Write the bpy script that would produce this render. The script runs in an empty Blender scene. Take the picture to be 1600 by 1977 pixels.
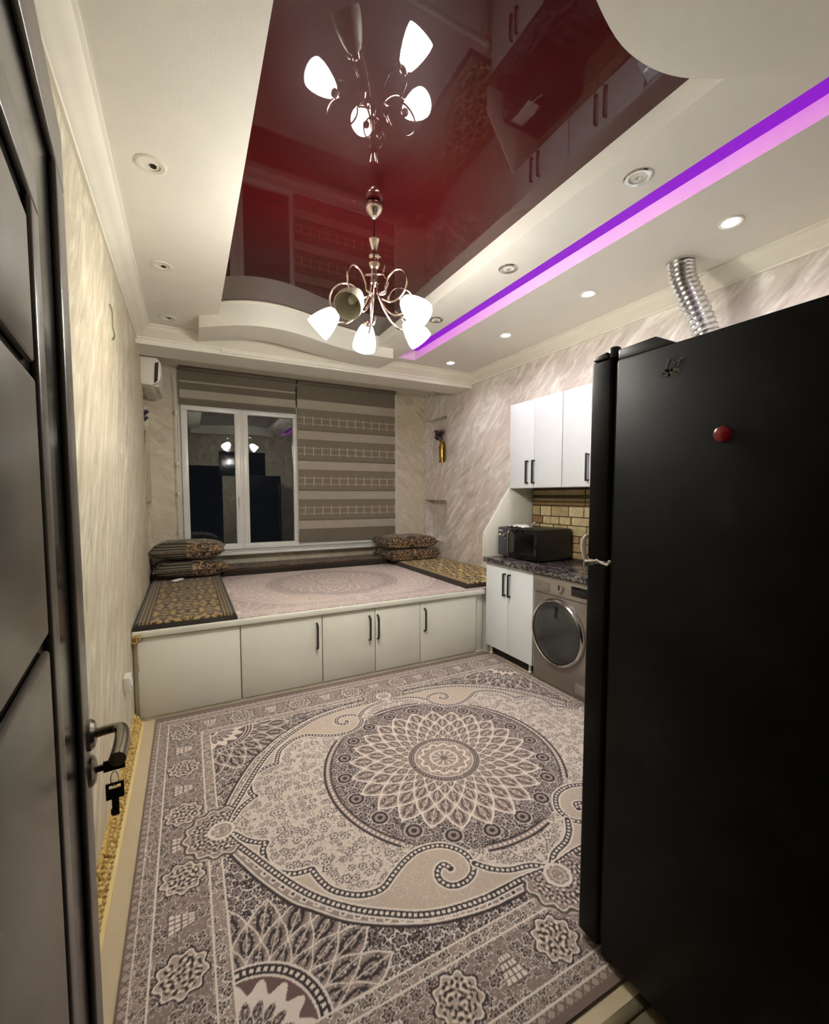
import bpy, bmesh, math, random
import numpy as np
from mathutils import Vector, Matrix

random.seed(7)
S = bpy.context.scene
COL = S.collection

# ------------------------------------------------------------------ camera
def setup_camera():
    yaw, pitch, f, py = 0.4808, -0.06244, 838.5, 1008.1
    cy, sy, cp, sp = math.cos(yaw), math.sin(yaw), math.cos(pitch), math.sin(pitch)
    fwd = Vector((sy*cp, cy*cp, sp)); right = Vector((cy, -sy, 0)); up = right.cross(fwd)
    cam = bpy.data.cameras.new('camera')
    cam.sensor_fit = 'HORIZONTAL'; cam.sensor_width = 36; cam.lens = 36*f/1600
    cam.shift_y = (py-988.5)/1600; cam.clip_start = 0.02
    o = bpy.data.objects.new('camera', cam); COL.objects.link(o)
    o.matrix_world = Matrix(((right.x, up.x, -fwd.x, 0), (right.y, up.y, -fwd.y, 0), (right.z, up.z, -fwd.z, 1.40), (0, 0, 0, 1)))
    S.camera = o
setup_camera()
# ------------------------------------------------------------------ world (night outside)
W = bpy.data.worlds.new('night'); S.world = W; W.use_nodes = True
W.node_tree.nodes['Background'].inputs[0].default_value = (0.5, 0.55, 0.7, 1)
W.node_tree.nodes['Background'].inputs[1].default_value = 0.004
S.view_settings.view_transform = 'Standard'; S.view_settings.look = 'None'
S.view_settings.gamma = 1; S.view_settings.use_curve_mapping = False
S.view_settings.exposure = 1.2
# lamp strengths (the lamps themselves are built with their fittings)
SHADE_EMIT = 27.0; BULB_W = 11.0; SHADE_COL = (1.0, 0.965, 0.90)
SPOT_W = 5.5; SPOT_COL = (0.97, 0.98, 1.0)
LED_EMIT = 2.0; LED_COL = (0.75, 0.01, 0.80)

# ------------------------------------------------------------------ helpers
def lin(c):
    c = np.asarray(c, float)/255.0
    return np.where(c <= 0.04045, c/12.92, ((c+0.055)/1.055)**2.4)
def rgb(r, g, b): return tuple(float(v) for v in lin((r, g, b)))+(1.0,)

MATS = {}
class NT:
    def __init__(s, name):
        s.m = bpy.data.materials.new(name); s.m.use_nodes = True
        s.t = s.m.node_tree; s.b = s.t.nodes['Principled BSDF']; MATS[name] = s.m
    def n(s, kind, **kw):
        x = s.t.nodes.new('ShaderNode'+kind)
        for k, v in kw.items():
            if k[0] == 'i':
                try: k2 = int(k[1:]); x.inputs[k2].default_value = v
                except ValueError: x.inputs[k[1:].replace('_', ' ')].default_value = v
            else: setattr(x, k, v)
        return x
    def l(s, a, b): s.t.links.new(a, b)
    def coord(s, scale=(1, 1, 1), rot=(0, 0, 0), kind='Object'):
        c = s.n('TexCoord'); mp = s.n('Mapping'); s.l(c.outputs[kind], mp.inputs[0])
        mp.inputs['Scale'].default_value = scale; mp.inputs['Rotation'].default_value = rot
        return mp.outputs[0]
    def noise(s, vec, scale, detail=4, rough=0.55, dist=0.0):
        x = s.n('TexNoise'); s.l(vec, x.inputs['Vector'])
        x.inputs['Scale'].default_value = scale; x.inputs['Detail'].default_value = detail
        x.inputs['Roughness'].default_value = rough; x.inputs['Distortion'].default_value = dist
        return x.outputs[0]
    def ramp(s, fac, stops, interp='LINEAR'):
        x = s.n('ValToRGB'); s.l(fac, x.inputs[0]); cr = x.color_ramp; cr.interpolation = interp
        while len(cr.elements) < len(stops): cr.elements.new(0.5)
        for e, (p, c) in zip(cr.elements, stops):
            e.position = p; e.color = c if len(c) == 4 else tuple(c)+(1,)
        return x.outputs[0]
    def mix(s, fac, a, b, mode='MIX'):
        x = s.n('Mix', data_type='RGBA', blend_type=mode)
        for v, i in ((fac, 0), (a, 6), (b, 7)):
            if hasattr(v, 'links'): s.l(v, x.inputs[i])
            else: x.inputs[i].default_value = v
        return x.outputs[2]
    def bump(s, h, strength=0.2, dist=0.01):
        x = s.n('Bump'); s.l(h, x.inputs['Height']); x.inputs['Strength'].default_value = strength
        x.inputs['Distance'].default_value = dist; s.l(x.outputs[0], s.b.inputs['Normal'])
    def set(s, **kw):
        for k, v in kw.items():
            k = k.replace('_', ' ')
            if hasattr(v, 'links'): s.l(v, s.b.inputs[k])
            else: s.b.inputs[k].default_value = v
        return s

def simple(name, c, rough=0.5, metal=0.0, var=0.06, scale=8.0, bump=0.0, bscale=60.0, **kw):
    t = NT(name); v = t.coord()
    c = rgb(*c); d = tuple(max(0, x*(1-var*2.2)) for x in c[:3])+(1,)
    t.set(Base_Color=t.mix(t.noise(v, scale), d, tuple(min(1, x*(1+var)) for x in c[:3])+(1,)), Roughness=rough, Metallic=metal, **kw)
    if bump: t.bump(t.noise(v, bscale, 5), bump, 0.004)
    return t.m

def m_plaster(name, lo, mid, hi, pink, rot):
    t = NT(name)
    v = t.coord((1, 1, 1), rot); w = t.coord((1, 1, 1))
    vs = t.n('Mapping'); t.l(v, vs.inputs[0]); vs.inputs['Scale'].default_value = (3.0, 3.0, 0.8)
    a = t.noise(vs.outputs[0], 2.9, 5, 0.6, 1.6)
    b = t.noise(vs.outputs[0], 5.6, 4, 0.55, 1.0)
    c = t.noise(w, 1.1, 2)
    col = t.ramp(a, [(0.30, lo), (0.46, mid), (0.54, mid), (0.66, hi)])
    col = t.mix(t.ramp(b, [(0.52, (0, 0, 0)), (0.64, (.6, .6, .6))]), col, hi)
    col = t.mix(t.ramp(c, [(0.42, (0, 0, 0)), (0.62, (.75, .75, .75))]), col, pink, 'MULTIPLY')
    t.set(Base_Color=col, Roughness=t.ramp(a, [(0.3, (.5, .5, .5)), (0.7, (.32, .32, .32))]), Specular_IOR_Level=0.45)
    t.bump(t.mix(0.5, a, b), 0.4, 0.012)
    return t.m
m_plaster('plaster_left', rgb(170, 161, 137), rgb(199, 191, 168), rgb(230, 225, 202), rgb(252, 246, 240), (0.55, 0, 0))
m_plaster('plaster_right', rgb(186, 177, 165), rgb(213, 206, 196), rgb(245, 241, 234), rgb(255, 247, 245), (-0.85, 0, 0))
m_plaster('plaster_back', rgb(182, 172, 150), rgb(206, 197, 176), rgb(222, 214, 196), rgb(250, 246, 240), (0, 0.85, 0))
simple('ceiling_paint', (231, 228, 218), 0.7, bump=0.12, bscale=90, var=0.02)
simple('gypsum', (232, 229, 218), 0.6, var=0.02)
simple('cornice_white', (232, 228, 212), 0.55, var=0.03)
simple('cove_white', (235, 235, 235), 0.6, var=0.01)
t = NT('stretch_red')
v = t.coord()
t.set(Base_Color=t.mix(t.noise(v, 1.2), rgb(56, 4, 7), rgb(63, 5, 8)), Roughness=0.4, Specular_IOR_Level=0.05, Coat_Weight=1.0, Coat_Roughness=0.012, Coat_IOR=1.55)
simple('floor_beige', (196, 180, 150), 0.45, var=0.08, scale=3)
simple('floor_dark', (112, 100, 78), 0.5, var=0.1, scale=5)
simple('trim_metal', (150, 140, 110), 0.35, 0.8)
simple('white_laminate', (222, 221, 208), 0.28, var=0.015, scale=2)
simple('white_gloss', (226, 233, 236), 0.12, var=0.01, scale=2)
simple('pvc_white', (226, 226, 220), 0.3, var=0.015)
simple('white_plastic', (224, 220, 206), 0.4, var=0.02)
simple('black_fridge', (10, 10, 9), 0.5, var=0.08, bump=0.05, bscale=300, Specular_IOR_Level=0.12)
simple('black_gap', (6, 6, 6), 0.7)
simple('black_gloss', (14, 14, 15), 0.08)
simple('black_plastic', (15, 15, 17), 0.4)
simple('panel_blue_black', (52, 57, 64), 0.3)
simple('handle_dark', (62, 56, 50), 0.32, 0.7)
simple('handle_black', (34, 34, 34), 0.4, 0.3)
simple('chrome', (205, 203, 198), 0.12, 1.0, var=0.02)
simple('chandelier_metal', (226, 208, 196), 0.18, 1.0, var=0.03)
simple('nickel', (150, 142, 128), 0.22, 1.0)
simple('washer_grey', (128, 120, 112), 0.38, 0.35, var=0.05)
simple('washer_panel', (146, 137, 128), 0.35, 0.3)
simple('door_grey', (92, 86, 78), 0.30, var=0.1, scale=4)
simple('door_black', (20, 17, 16), 0.16)
simple('key_dark', (38, 32, 28), 0.4, 0.6)
simple('red_magnet', (132, 8, 20), 0.25)
simple('sticker_grey', (120, 114, 104), 0.7, var=0.25, scale=120)
simple('cord_white', (225, 220, 210), 0.6)
simple('vase_gold', (188, 158, 70), 0.22, 0.9)
simple('flower_plum', (74, 58, 70), 0.8, var=0.25, scale=60)
simple('flower_pink', (186, 150, 140), 0.8, var=0.2, scale=60)
simple('leaf_dark', (52, 48, 36), 0.7, var=0.2)
simple('aluminium', (222, 222, 220), 0.22, 1.0, var=0.05)
simple('screen_black', (10, 11, 12), 0.1)
simple('slot_dark', (38, 30, 22), 0.6)
simple('thread_gold', (188, 156, 92), 0.6, var=0.2, scale=80)
t = NT('shade_lit'); t.set(Base_Color=rgb(250, 248, 240), Roughness=0.4, Emission_Color=SHADE_COL+(1,), Emission_Strength=SHADE_EMIT)
t = NT('shade_off'); t.set(Base_Color=t.mix(t.noise(t.coord(), 10), rgb(232, 226, 208), rgb(242, 238, 224)), Roughness=0.35, Subsurface_Weight=0.0, Transmission_Weight=0.0)
t = NT('led_purple'); t.set(Base_Color=(0.2, 0.0, 0.3, 1), Emission_Color=LED_COL+(1,), Emission_Strength=LED_EMIT)
t = NT('slot_top_glow'); t.set(Base_Color=(0.04, 0.0, 0.10, 1), Roughness=0.6, Emission_Color=(0.26, 0.0, 0.60, 1), Emission_Strength=0.36)  # purple light on the slot top, put in as colour and emission
t = NT('lamp_glow'); t.set(Emission_Color=SPOT_COL+(1,), Emission_Strength=14.0)
t = NT('crystal'); t.set(Base_Color=t.mix(t.noise(t.coord(), 30), rgb(170, 166, 156), rgb(225, 224, 218)), Roughness=0.1, Metallic=0.5)
t = NT('glass_pane')
t.set(Base_Color=(0.9, 0.94, 0.93, 1), Roughness=0.0, Transmission_Weight=1.0, IOR=1.8)
t = NT('washer_glass'); t.set(Base_Color=t.mix(t.noise(t.coord(), 3), rgb(34, 36, 37), rgb(54, 56, 57)), Roughness=0.1, Specular_IOR_Level=0.6)
# black marble worktop
t = NT('black_marble'); v = t.coord()
n1 = t.noise(v, 5, 8, 0.65, 1.6)
t.set(Base_Color=t.ramp(n1, [(0.40, rgb(34, 31, 32)), (0.50, rgb(60, 56, 57)), (0.53, rgb(134, 128, 126)), (0.56, rgb(54, 50, 51)), (0.7, rgb(34, 31, 32))]), Roughness=0.2)
# stone pieces of the splashback
def m_stone(name, a, b):
    t = NT(name); v = t.coord(); n1 = t.noise(v, 22, 8, 0.7, 0.8)
    t.set(Base_Color=t.ramp(n1, [(0.3, a), (0.7, b)]), Roughness=0.35); t.bump(n1, 0.5, 0.006); return t.m
m_stone('stone_cream', rgb(150, 130, 92), rgb(206, 194, 158)); m_stone('stone_brown', rgb(96, 70, 40), rgb(146, 114, 72)); m_stone('stone_tan', rgb(126, 104, 70), rgb(180, 160, 120))
simple('grout_brown', (74, 58, 40), 0.8, var=0.2)
# zebra blind fabrics
def m_fabric(name, c, emb=False):
    t = NT(name); v = t.coord()
    w = t.n('TexWave', wave_type='BANDS', bands_direction='Z'); t.l(v, w.inputs['Vector']); w.inputs['Scale'].default_value = 55
    base = t.mix(t.noise(v, 5, 3), rgb(*[x*0.93 for x in c]), rgb(*[min(255, x*1.05) for x in c]))
    if emb:
        sx = t.n('SeparateXYZ'); t.l(v, sx.inputs[0])
        def band(src, period, width, off):
            a = t.n('Math', operation='ADD', i1=off); t.l(src, a.inputs[0])
            p = t.n('Math', operation='PINGPONG', i1=period/2); t.l(a.outputs[0], p.inputs[0])
            lt = t.n('Math', operation='LESS_THAN', i1=width/2); t.l(p.outputs[0], lt.inputs[0]); return lt.outputs[0]
        def near(z0, h):
            a = t.n('Math', operation='COMPARE', i1=z0, i2=h); t.l(sx.outputs[2], a.inputs[0]); return a.outputs[0]
        def mul(a, b):
            x = t.n('Math', operation='MULTIPLY'); t.l(a, x.inputs[0]); t.l(b, x.inputs[1]); return x.outputs[0]
        def mx(a, b):
            x = t.n('Math', operation='MAXIMUM'); t.l(a, x.inputs[0]); t.l(b, x.inputs[1]); return x.outputs[0]
        dash = band(sx.outputs[0], 0.034, 0.026, 0.0); tick = band(sx.outputs[0], 0.105, 0.012, 0.02)
        pat = mx(mx(mul(near(0.145, 0.0055), dash), mul(near(0.075, 0.0045), dash)), mul(near(0.11, 0.055), tick))
        base = t.mix(pat, base, rgb(176, 166, 148))
    t.set(Base_Color=base, Roughness=0.85); t.bump(w.outputs[0], 0.25, 0.002); return t.m
m_fabric('blind_dark', (122, 112, 97), True); m_fabric('blind_light', (168, 159, 145)); m_fabric('blind_plain', (110, 101, 88))
# brocade for cushions (node damask)
def m_damask(name, ground, motif, accent, sc):
    t = NT(name); v = t.coord((sc, sc, sc)); sx = t.n('SeparateXYZ'); t.l(v, sx.inputs[0])
    cb = t.n('CombineXYZ')
    for i, per in ((0, 1.0), (1, 1.0), (2, 1.0)):
        p = t.n('Math', operation='PINGPONG', i1=per); t.l(sx.outputs[i], p.inputs[0]); t.l(p.outputs[0], cb.inputs[i])
    n = t.noise(cb.outputs[0], 3.2, 1, 0.5, 1.4); n2 = t.noise(cb.outputs[0], 5.5, 1, 0.5, 1.0)
    col = t.ramp(n, [(0.0, ground), (0.44, accent), (0.50, motif), (0.56, ground), (0.63, accent)], 'CONSTANT')
    col = t.mix(t.ramp(n2, [(0.0, (0, 0, 0)), (0.57, (1, 1, 1)), (0.62, (0, 0, 0))], 'CONSTANT'), col, motif)
    t.set(Base_Color=col, Roughness=0.8, Sheen_Weight=0.2); t.bump(n, 0.3, 0.004); return t.m
m_damask('brocade_brown', rgb(34, 23, 17), rgb(160, 130, 92), rgb(78, 55, 38), 3.0)
m_damask('brocade_edge', rgb(50, 38, 24), rgb(128, 104, 66), rgb(84, 62, 38), 10)
# striped cushion end
t = NT('pillow_stripe'); v = t.coord(); w = t.n('TexWave', wave_type='BANDS', bands_direction='Z'); t.l(v, w.inputs['Vector']); w.inputs['Scale'].default_value = 14; w.inputs['Distortion'].default_value = 0.6; w.inputs['Detail'].default_value = 1
t.set(Base_Color=t.ramp(w.outputs[0], [(0.2, rgb(36, 38, 30)), (0.55, rgb(58, 56, 44)), (0.75, rgb(108, 98, 80))]), Roughness=0.8)
# gilded skirting
t = NT('skirting_gold'); v = t.coord((1, 1, 1)); n1 = t.noise(v, 26, 3, 0.6, 2.0)
t.set(Base_Color=t.ramp(n1, [(0.36, rgb(128, 96, 40)), (0.46, rgb(186, 154, 84)), (0.58, rgb(214, 188, 120)), (0.68, rgb(150, 116, 54))]), Roughness=0.4); t.bump(n1, 0.5, 0.006)
simple('skirting_plain', (222, 198, 138), 0.45)
# woven textiles coloured by a pattern attribute
def m_woven(name):
    t = NT(name); a = t.n('Attribute', attribute_name='pattern'); v = t.coord()
    n1 = t.noise(v, 420, 2)
    t.set(Base_Color=t.mix(t.ramp(n1, [(0.3, (.86, .86, .86)), (0.7, (1, 1, 1))]), (0, 0, 0, 1), a.outputs[0]), Roughness=0.9, Sheen_Weight=0.15)
    t.bump(n1, 0.25, 0.002); return t.m
m_woven('woven')

class MB:
    def __init__(s): s.v = []; s.f = []
    def add(s, vs, fs):
        k = len(s.v); s.v += [tuple(p) for p in vs]; s.f += [tuple(i+k for i in f) for f in fs]; return s
    def box(s, x0, x1, y0, y1, z0, z1):
        return s.add([(x0, y0, z0), (x1, y0, z0), (x1, y1, z0), (x0, y1, z0), (x0, y0, z1), (x1, y0, z1), (x1, y1, z1), (x0, y1, z1)],
                     [(0, 3, 2, 1), (4, 5, 6, 7), (0, 1, 5, 4), (1, 2, 6, 5), (2, 3, 7, 6), (3, 0, 4, 7)])
    def lathe(s, prof, o=(0, 0, 0), axis=(0, 0, 1), n=24, caps=True):
        a = Vector(axis).normalized(); e1 = a.orthogonal().normalized(); e2 = a.cross(e1); o = Vector(o)
        vs = []; fs = []
        for r, h in prof:
            for i in range(n):
                t = 2*math.pi*i/n; vs.append(o+a*h+(e1*math.cos(t)+e2*math.sin(t))*r)
        m = len(prof)
        for j in range(m-1):
            for i in range(n): fs.append((j*n+i, j*n+(i+1) % n, (j+1)*n+(i+1) % n, (j+1)*n+i))
        if caps:
            fs.append(tuple(range(n-1, -1, -1))); fs.append(tuple((m-1)*n+i for i in range(n)))
        return s.add(vs, fs)
    def tube(s, pts, r, n=8, closed=False):
        P = [Vector(p) for p in pts]; m = len(P); vs = []; fs = []; prev = None
        for i in range(m):
            if closed: d = P[(i+1) % m]-P[i-1]
            else: d = P[min(i+1, m-1)]-P[max(i-1, 0)]
            d.normalize()
            e = (prev-d*prev.dot(d)) if prev else d.orthogonal()
            if e.length < 1e-6: e = d.orthogonal()
            e.normalize(); prev = e; g = d.cross(e)
            rr = r[i] if isinstance(r, (list, tuple)) else r
            for k in range(n):
                t = 2*math.pi*k/n; vs.append(P[i]+(e*math.cos(t)+g*math.sin(t))*rr)
        for i in range(m if closed else m-1):
            j = (i+1) % m
            for k in range(n): fs.append((i*n+k, i*n+(k+1) % n, j*n+(k+1) % n, j*n+k))
        if not closed: fs.append(tuple(range(n-1, -1, -1))); fs.append(tuple((m-1)*n+k for k in range(n)))
        return s.add(vs, fs)
    def prism(s, poly, d0, d1, plane='xy'):
        def p3(a, b, d): return (a, b, d) if plane == 'xy' else (a, d, b) if plane == 'xz' else (d, a, b)
        n = len(poly); vs = [p3(a, b, d0) for a, b in poly]+[p3(a, b, d1) for a, b in poly]
        fs = [tuple(range(n-1, -1, -1)), tuple(range(n, 2*n))]+[(i, (i+1) % n, n+(i+1) % n, n+i) for i in range(n)]
        return s.add(vs, fs)
    def build(s, name, mat, parent=None, bevel=0.0, smooth=True, local=False, seg=2, **tags):
        vs = np.array(s.v, float)
        if parent is not None:
            off = np.zeros(3) if local else np.array(world_loc(parent))
        else:
            off = np.zeros(3) if local else np.array([(vs[:, 0].min()+vs[:, 0].max())/2, (vs[:, 1].min()+vs[:, 1].max())/2, vs[:, 2].min()])
        me = bpy.data.meshes.new(name); me.from_pydata((vs-off).tolist(), [], s.f)
        bm = bmesh.new(); bm.from_mesh(me)
        bmesh.ops.recalc_face_normals(bm, faces=bm.faces)
        if bevel:
            ed = [e for e in bm.edges if len(e.link_faces) == 2 and e.calc_face_angle(0) > 0.6]
            bmesh.ops.bevel(bm, geom=ed, offset=bevel, segments=seg, profile=0.5, affect='EDGES', clamp_overlap=True)
        bm.to_mesh(me); bm.free()
        if smooth:
            me.shade_smooth(); me.set_sharp_from_angle(angle=0.6)
        me.materials.append(MATS[mat] if isinstance(mat, str) else mat)
        o = bpy.data.objects.new(name, me); COL.objects.link(o)
        if parent is not None: o.parent = parent
        else: o.location = off
        tag(o, **tags); return o
def world_loc(o):
    p = Vector(o.location)
    while o.parent: o = o.parent; p += Vector(o.location)
    return p
def tag(o, label=None, category=None, group=None, kind=None):
    for k, v in (('label', label), ('category', category), ('group', group), ('kind', kind)):
        if v: o[k] = v
    return o
def thing(name, loc=(0, 0, 0), rz=0.0, **tags):
    o = bpy.data.objects.new(name, None); COL.objects.link(o); o.location = loc; o.rotation_euler = (0, 0, rz); o.empty_display_size = 0.1
    return tag(o, **tags)
def copy_tree(o, parent=None):
    c = o.copy(); COL.objects.link(c)
    if parent is not None: c.parent = parent
    for ch in list(o.children): copy_tree(ch, c)
    return c
def box(name, mat, x0, x1, y0, y1, z0, z1, parent=None, bevel=0.0, **kw): return MB().box(x0, x1, y0, y1, z0, z1).build(name, mat, parent, bevel, **kw)
def smoothcurve(pts, k=8):
    """Catmull-Rom through points"""
    P = [Vector(p) for p in pts]; out = []
    for i in range(len(P)-1):
        a, b, c, d = P[max(i-1, 0)], P[i], P[i+1], P[min(i+2, len(P)-1)]
        for j in range(k):
            t = j/k; out.append(0.5*((2*b)+(c-a)*t+(2*a-5*b+4*c-d)*t*t+(3*b-a-3*c+d)*t**3))
    out.append(P[-1]); return out

# ------------------------------------------------------------------ room shell
XL, XR, YB, YF, ZC = -0.325, 2.85, 5.2, 0.10, 2.72
ZT = 2.86
def wall(name, mat, axis, pos, out, a0, a1, z0, z1, holes, th=0.16):
    """wall slab with rectangular holes; holes = (a0,a1,z0,z1,depth or None)"""
    A = sorted({a0, a1, *[h[0] for h in holes], *[h[1] for h in holes]}); Z = sorted({z0, z1, *[h[2] for h in holes], *[h[3] for h in holes]})
    mb = MB()
    def put(p, q, r, s_, d0, d1):
        lo, hi = sorted((pos+out*d0, pos+out*d1))
        if axis == 'x': mb.box(lo, hi, p, q, r, s_)
        else: mb.box(p, q, lo, hi, r, s_)
    for i in range(len(A)-1):
        for j in range(len(Z)-1):
            am, zm = (A[i]+A[i+1])/2, (Z[j]+Z[j+1])/2; d0 = 0.0
            for h in holes:
                if h[0] < am < h[1] and h[2] < zm < h[3]: d0 = h[4] if h[4] else None
            if d0 is None: continue
            put(A[i], A[i+1], Z[j], Z[j+1], d0, th)
    return mb.build(name, mat, smooth=False, kind='structure')
NICHE = [(4.60, 5.15, 1.81, 2.375, 0.12), (4.60, 5.15, 0.81, 1.335, 0.12)]
wall('wall_left', 'plaster_left', 'x', XL, -1, -0.1, YB+0.16, 0, ZT, NICHE)
wall('wall_right', 'plaster_right', 'x', XR, 1, -0.1, YB+0.16, 0, ZT, NICHE)
wall('wall_back', 'plaster_back', 'y', YB, 1, XL, XR, 0, ZT, [(-0.07, 2.45, 0.77, 2.70, None)])
wall('wall_front', 'plaster_left', 'y', YF, -1, XL, XR, 0, ZT, [(-0.13, 0.68, 0.0, 2.03, None)], 0.2)
box('floor', 'floor_beige', XL, XR, 0.70, YB, -0.06, 0.0, kind='structure', smooth=False)
box('floor', 'floor_dark', XL, XR, -0.6, 0.70, -0.06, -0.001, kind='structure', smooth=False)
box('trim_1', 'trim_metal', XL, XR, 0.685, 0.715, -0.002, 0.006, bevel=0.003, kind='structure')

# ceiling: plasterboard at z 2.72 round a deeper stretch ceiling, light slot to the right
mb = MB()
mb.box(XL, 0.242, YF, YB, ZC, ZT)
mb.box(0.242, 1.836, 3.69, YB, ZC, ZT); mb.box(1.836, 2.016, 3.86, YB, ZC, ZT)
mb.box(1.55, 1.836, 0.60, 3.69, ZC, ZC+0.03); mb.box(1.55, 1.80, 0.60, 3.69, ZC+0.03, ZT)
mb.box(0.242, 1.836, YF, 0.60, ZC, ZT); mb.box(1.836, 2.016, YF, 0.25, ZC, ZT)
mb.box(2.016, XR, YF, YB, ZC, ZT)
mb.build('ceiling', 'ceiling_paint', smooth=False, kind='structure')
box('ceiling', 'stretch_red', 0.22, 1.57, 0.45, 3.75, 2.81, 2.83, kind='structure', smooth=False)
box('ceiling', 'cove_white', 1.795, 2.02, 0.2, 3.9, 2.80, 2.82, kind='structure', smooth=False)
box('ceiling', 'cove_white', XL, XR, YF-0.2, YB+0.1, ZT, ZT+0.03, kind='structure', smooth=False)

front = [(0.113, 3.655), (0.18, 3.60), (0.26, 3.545), (0.34, 3.49), (0.43, 3.445), (0.52, 3.42), (0.62, 3.413), (0.72, 3.425), (0.86, 3.47), (1.02, 3.54), (1.2, 3.605), (1.38, 3.645), (1.54, 3.66), (1.69, 3.655)]
fc = [(p.x, p.y) for p in smoothcurve([(a, b, 0) for a, b in front], 5)]
back = [(0.113, 3.99), (0.2, 3.92), (0.29, 3.86), (0.41, 3.78), (0.54, 3.735), (0.66, 3.74), (0.80, 3.775), (1.02, 3.86), (1.3, 3.945), (1.5, 3.975), (1.69, 3.98)]
bc = [(p.x, p.y) for p in smoothcurve([(a, b, 0) for a, b in back], 5)]
poly = fc+bc[::-1]
rot = lambda q: (1.78-q[0], 4.285-q[1])
def prism_strip(f_, b_, z0, z1):
    """ribbon solid between two curves (resampled to the same count)"""
    n = 48
    def rs(c):
        xs = [p[0] for p in c]; ys = [p[1] for p in c]
        if xs[0] > xs[-1]: xs = xs[::-1]; ys = ys[::-1]
        g = np.linspace(xs[0], xs[-1], n); return list(zip(g, np.interp(g, xs, ys)))
    F, B = rs(f_), rs(b_); m = MB(); vs = []; fs = []
    for z in (z0, z1):
        vs += [(x, y, z) for x, y in F]+[(x, y, z) for x, y in B]
    for i in range(n-1):
        fs += [(i, i+1, n+i+1, n+i), (2*n+i, 3*n+i, 3*n+i+1, 2*n+i+1), (i, 2*n+i, 2*n+i+1, i+1), (n+i, n+i+1, 3*n+i+1, 3*n+i)]
    fs += [(0, n, 3*n, 2*n), (n-1, 3*n-1, 4*n-1, 2*n-1)]
    return m.add(vs, fs)
prism_strip(fc, bc, 2.635, 2.815).build('trim_2', 'gypsum', kind='structure')
prism_strip([rot(p) for p in fc], [rot(p) for p in bc], 2.635, 2.815).build('trim_3', 'gypsum', kind='structure')
for nm, cv in (('trim_4', fc), ('trim_5', [rot(p) for p in fc])):
    sgn = -1 if nm == 'trim_4' else 1
    MB().tube([(x, y+sgn*0.004, 2.802) for x, y in cv if 0.245 < x < 1.545], 0.010, 8).build(nm, 'cornice_white', kind='structure')
# pelmet beam before the window
mb = MB(); mb.box(XL, XR, 4.08, 4.40, 2.585, ZC); mb.box(XL, XR, 4.40, 4.46, 2.60, ZC); mb.build('trim_6', 'gypsum', kind='structure', smooth=False)
mb = MB(); mb.box(0.29, 1.62, 4.066, 4.08, 2.60, ZC); mb.build('trim_7', 'gypsum', kind='structure', smooth=False)
# cornices
prof = [(0, 0), (0.102, 0), (0.102, -0.012), (0.09, -0.018), (0.082, -0.034), (0.058, -0.052), (0.034, -0.066), (0.024, -0.078), (0.014, -0.082), (0.012, -0.095), (0, -0.095)]
MB().prism([(XL+a, ZC+b) for a, b in prof], YF, 4.08, 'xz').build('trim_8', 'cornice_white', kind='structure')
MB().prism([(XR-a, ZC+b) for a, b in prof], YF, 4.08, 'xz').build('trim_9', 'cornice_white', kind='structure')
MB().prism([(4.08-a, ZC+b) for a, b in prof], XL, XR, 'yz').build('trim_10', 'cornice_white', kind='structure')
# gilded skirting, left wall
bl = MB().prism([(XL, 0), (XL+0.052, 0), (XL+0.051, 0.008), (XL+0.043, 0.016), (XL+0.036, 0.018), (XL, 0.02)], 0.9, 3.055, 'xz').build('baseboard_left', 'skirting_plain', kind='structure')
MB().prism([(XL, 0.018), (XL+0.038, 0.018), (XL+0.035, 0.030), (XL+0.022, 0.052), (XL+0.014, 0.060), (XL+0.012, 0.072), (XL, 0.074)], 0.9, 3.055, 'xz').build('moulding', 'skirting_gold', bl)
for i in range(40):
    y = 0.95+i*0.053
    m = MB()
    for k, (dy, dz, rr) in enumerate(((0, 0, .016), (.018, .012, .011), (-.017, -.010, .012), (.012, -.014, .009), (-.012, .014, .009))):
        m.lathe([(rr, 0), (rr*0.9, 0.004), (rr*0.5, 0.009), (0.001, 0.010)], (XL+0.026-dz*0.6, y+dy, 0.044+dz), (0.8, 0, 0.55), 7)
    m.build('rosette', 'skirting_gold', bl)

# ------------------------------------------------------------------ window
wn = thing('window_1', (1.19, YB, 0.77), kind='structure')
def frame(nm, x0, x1, z0, z1, w, y0, y1, parent):
    m = MB(); m.box(x0, x1, y0, y1, z0, z0+w); m.box(x0, x1, y0, y1, z1-w, z1); m.box(x0, x0+w, y0, y1, z0+w, z1-w); m.box(x1-w, x1, y0, y1, z0+w, z1-w)
    return m.build(nm, 'pvc_white', parent, bevel=0.004)
frame('window_frame', -0.07, 2.45, 0.77, 2.70, 0.045, YB, YB+0.07, wn)
for x0, x1 in ((-0.04, 0.535), (0.555, 1.165), (1.185, 2.42)):
    w = 0.06
    s_ = frame('sash', x0, x1, 0.80, 2.68 if x0 > 1.1 else 2.345, w, YB-0.035, YB+0.03, wn)
    box('pane', 'glass_pane', x0+w-0.005, x1-w+0.005, YB-0.004, YB+0.002, 0.80+w-0.005, (2.68 if x0 > 1.1 else 2.345)-w+0.005, s_, smooth=False)
mb = MB(); mb.box(-0.04, 1.165, YB-0.03, YB+0.04, 2.345, 2.42); mb.box(0.535, 0.555, YB-0.03, YB+0.04, 0.80, 2.345); mb.box(1.165, 1.185, YB-0.03, YB+0.04, 0.80, 2.68)
mb.build('mullion', 'pvc_white', wn, bevel=0.003)
for x0, x1 in ((-0.04, 0.53), (0.56, 1.16)):
    box('pane', 'glass_pane', x0, x1, YB, YB+0.006, 2.40, 2.66, wn, smooth=False)
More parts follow.
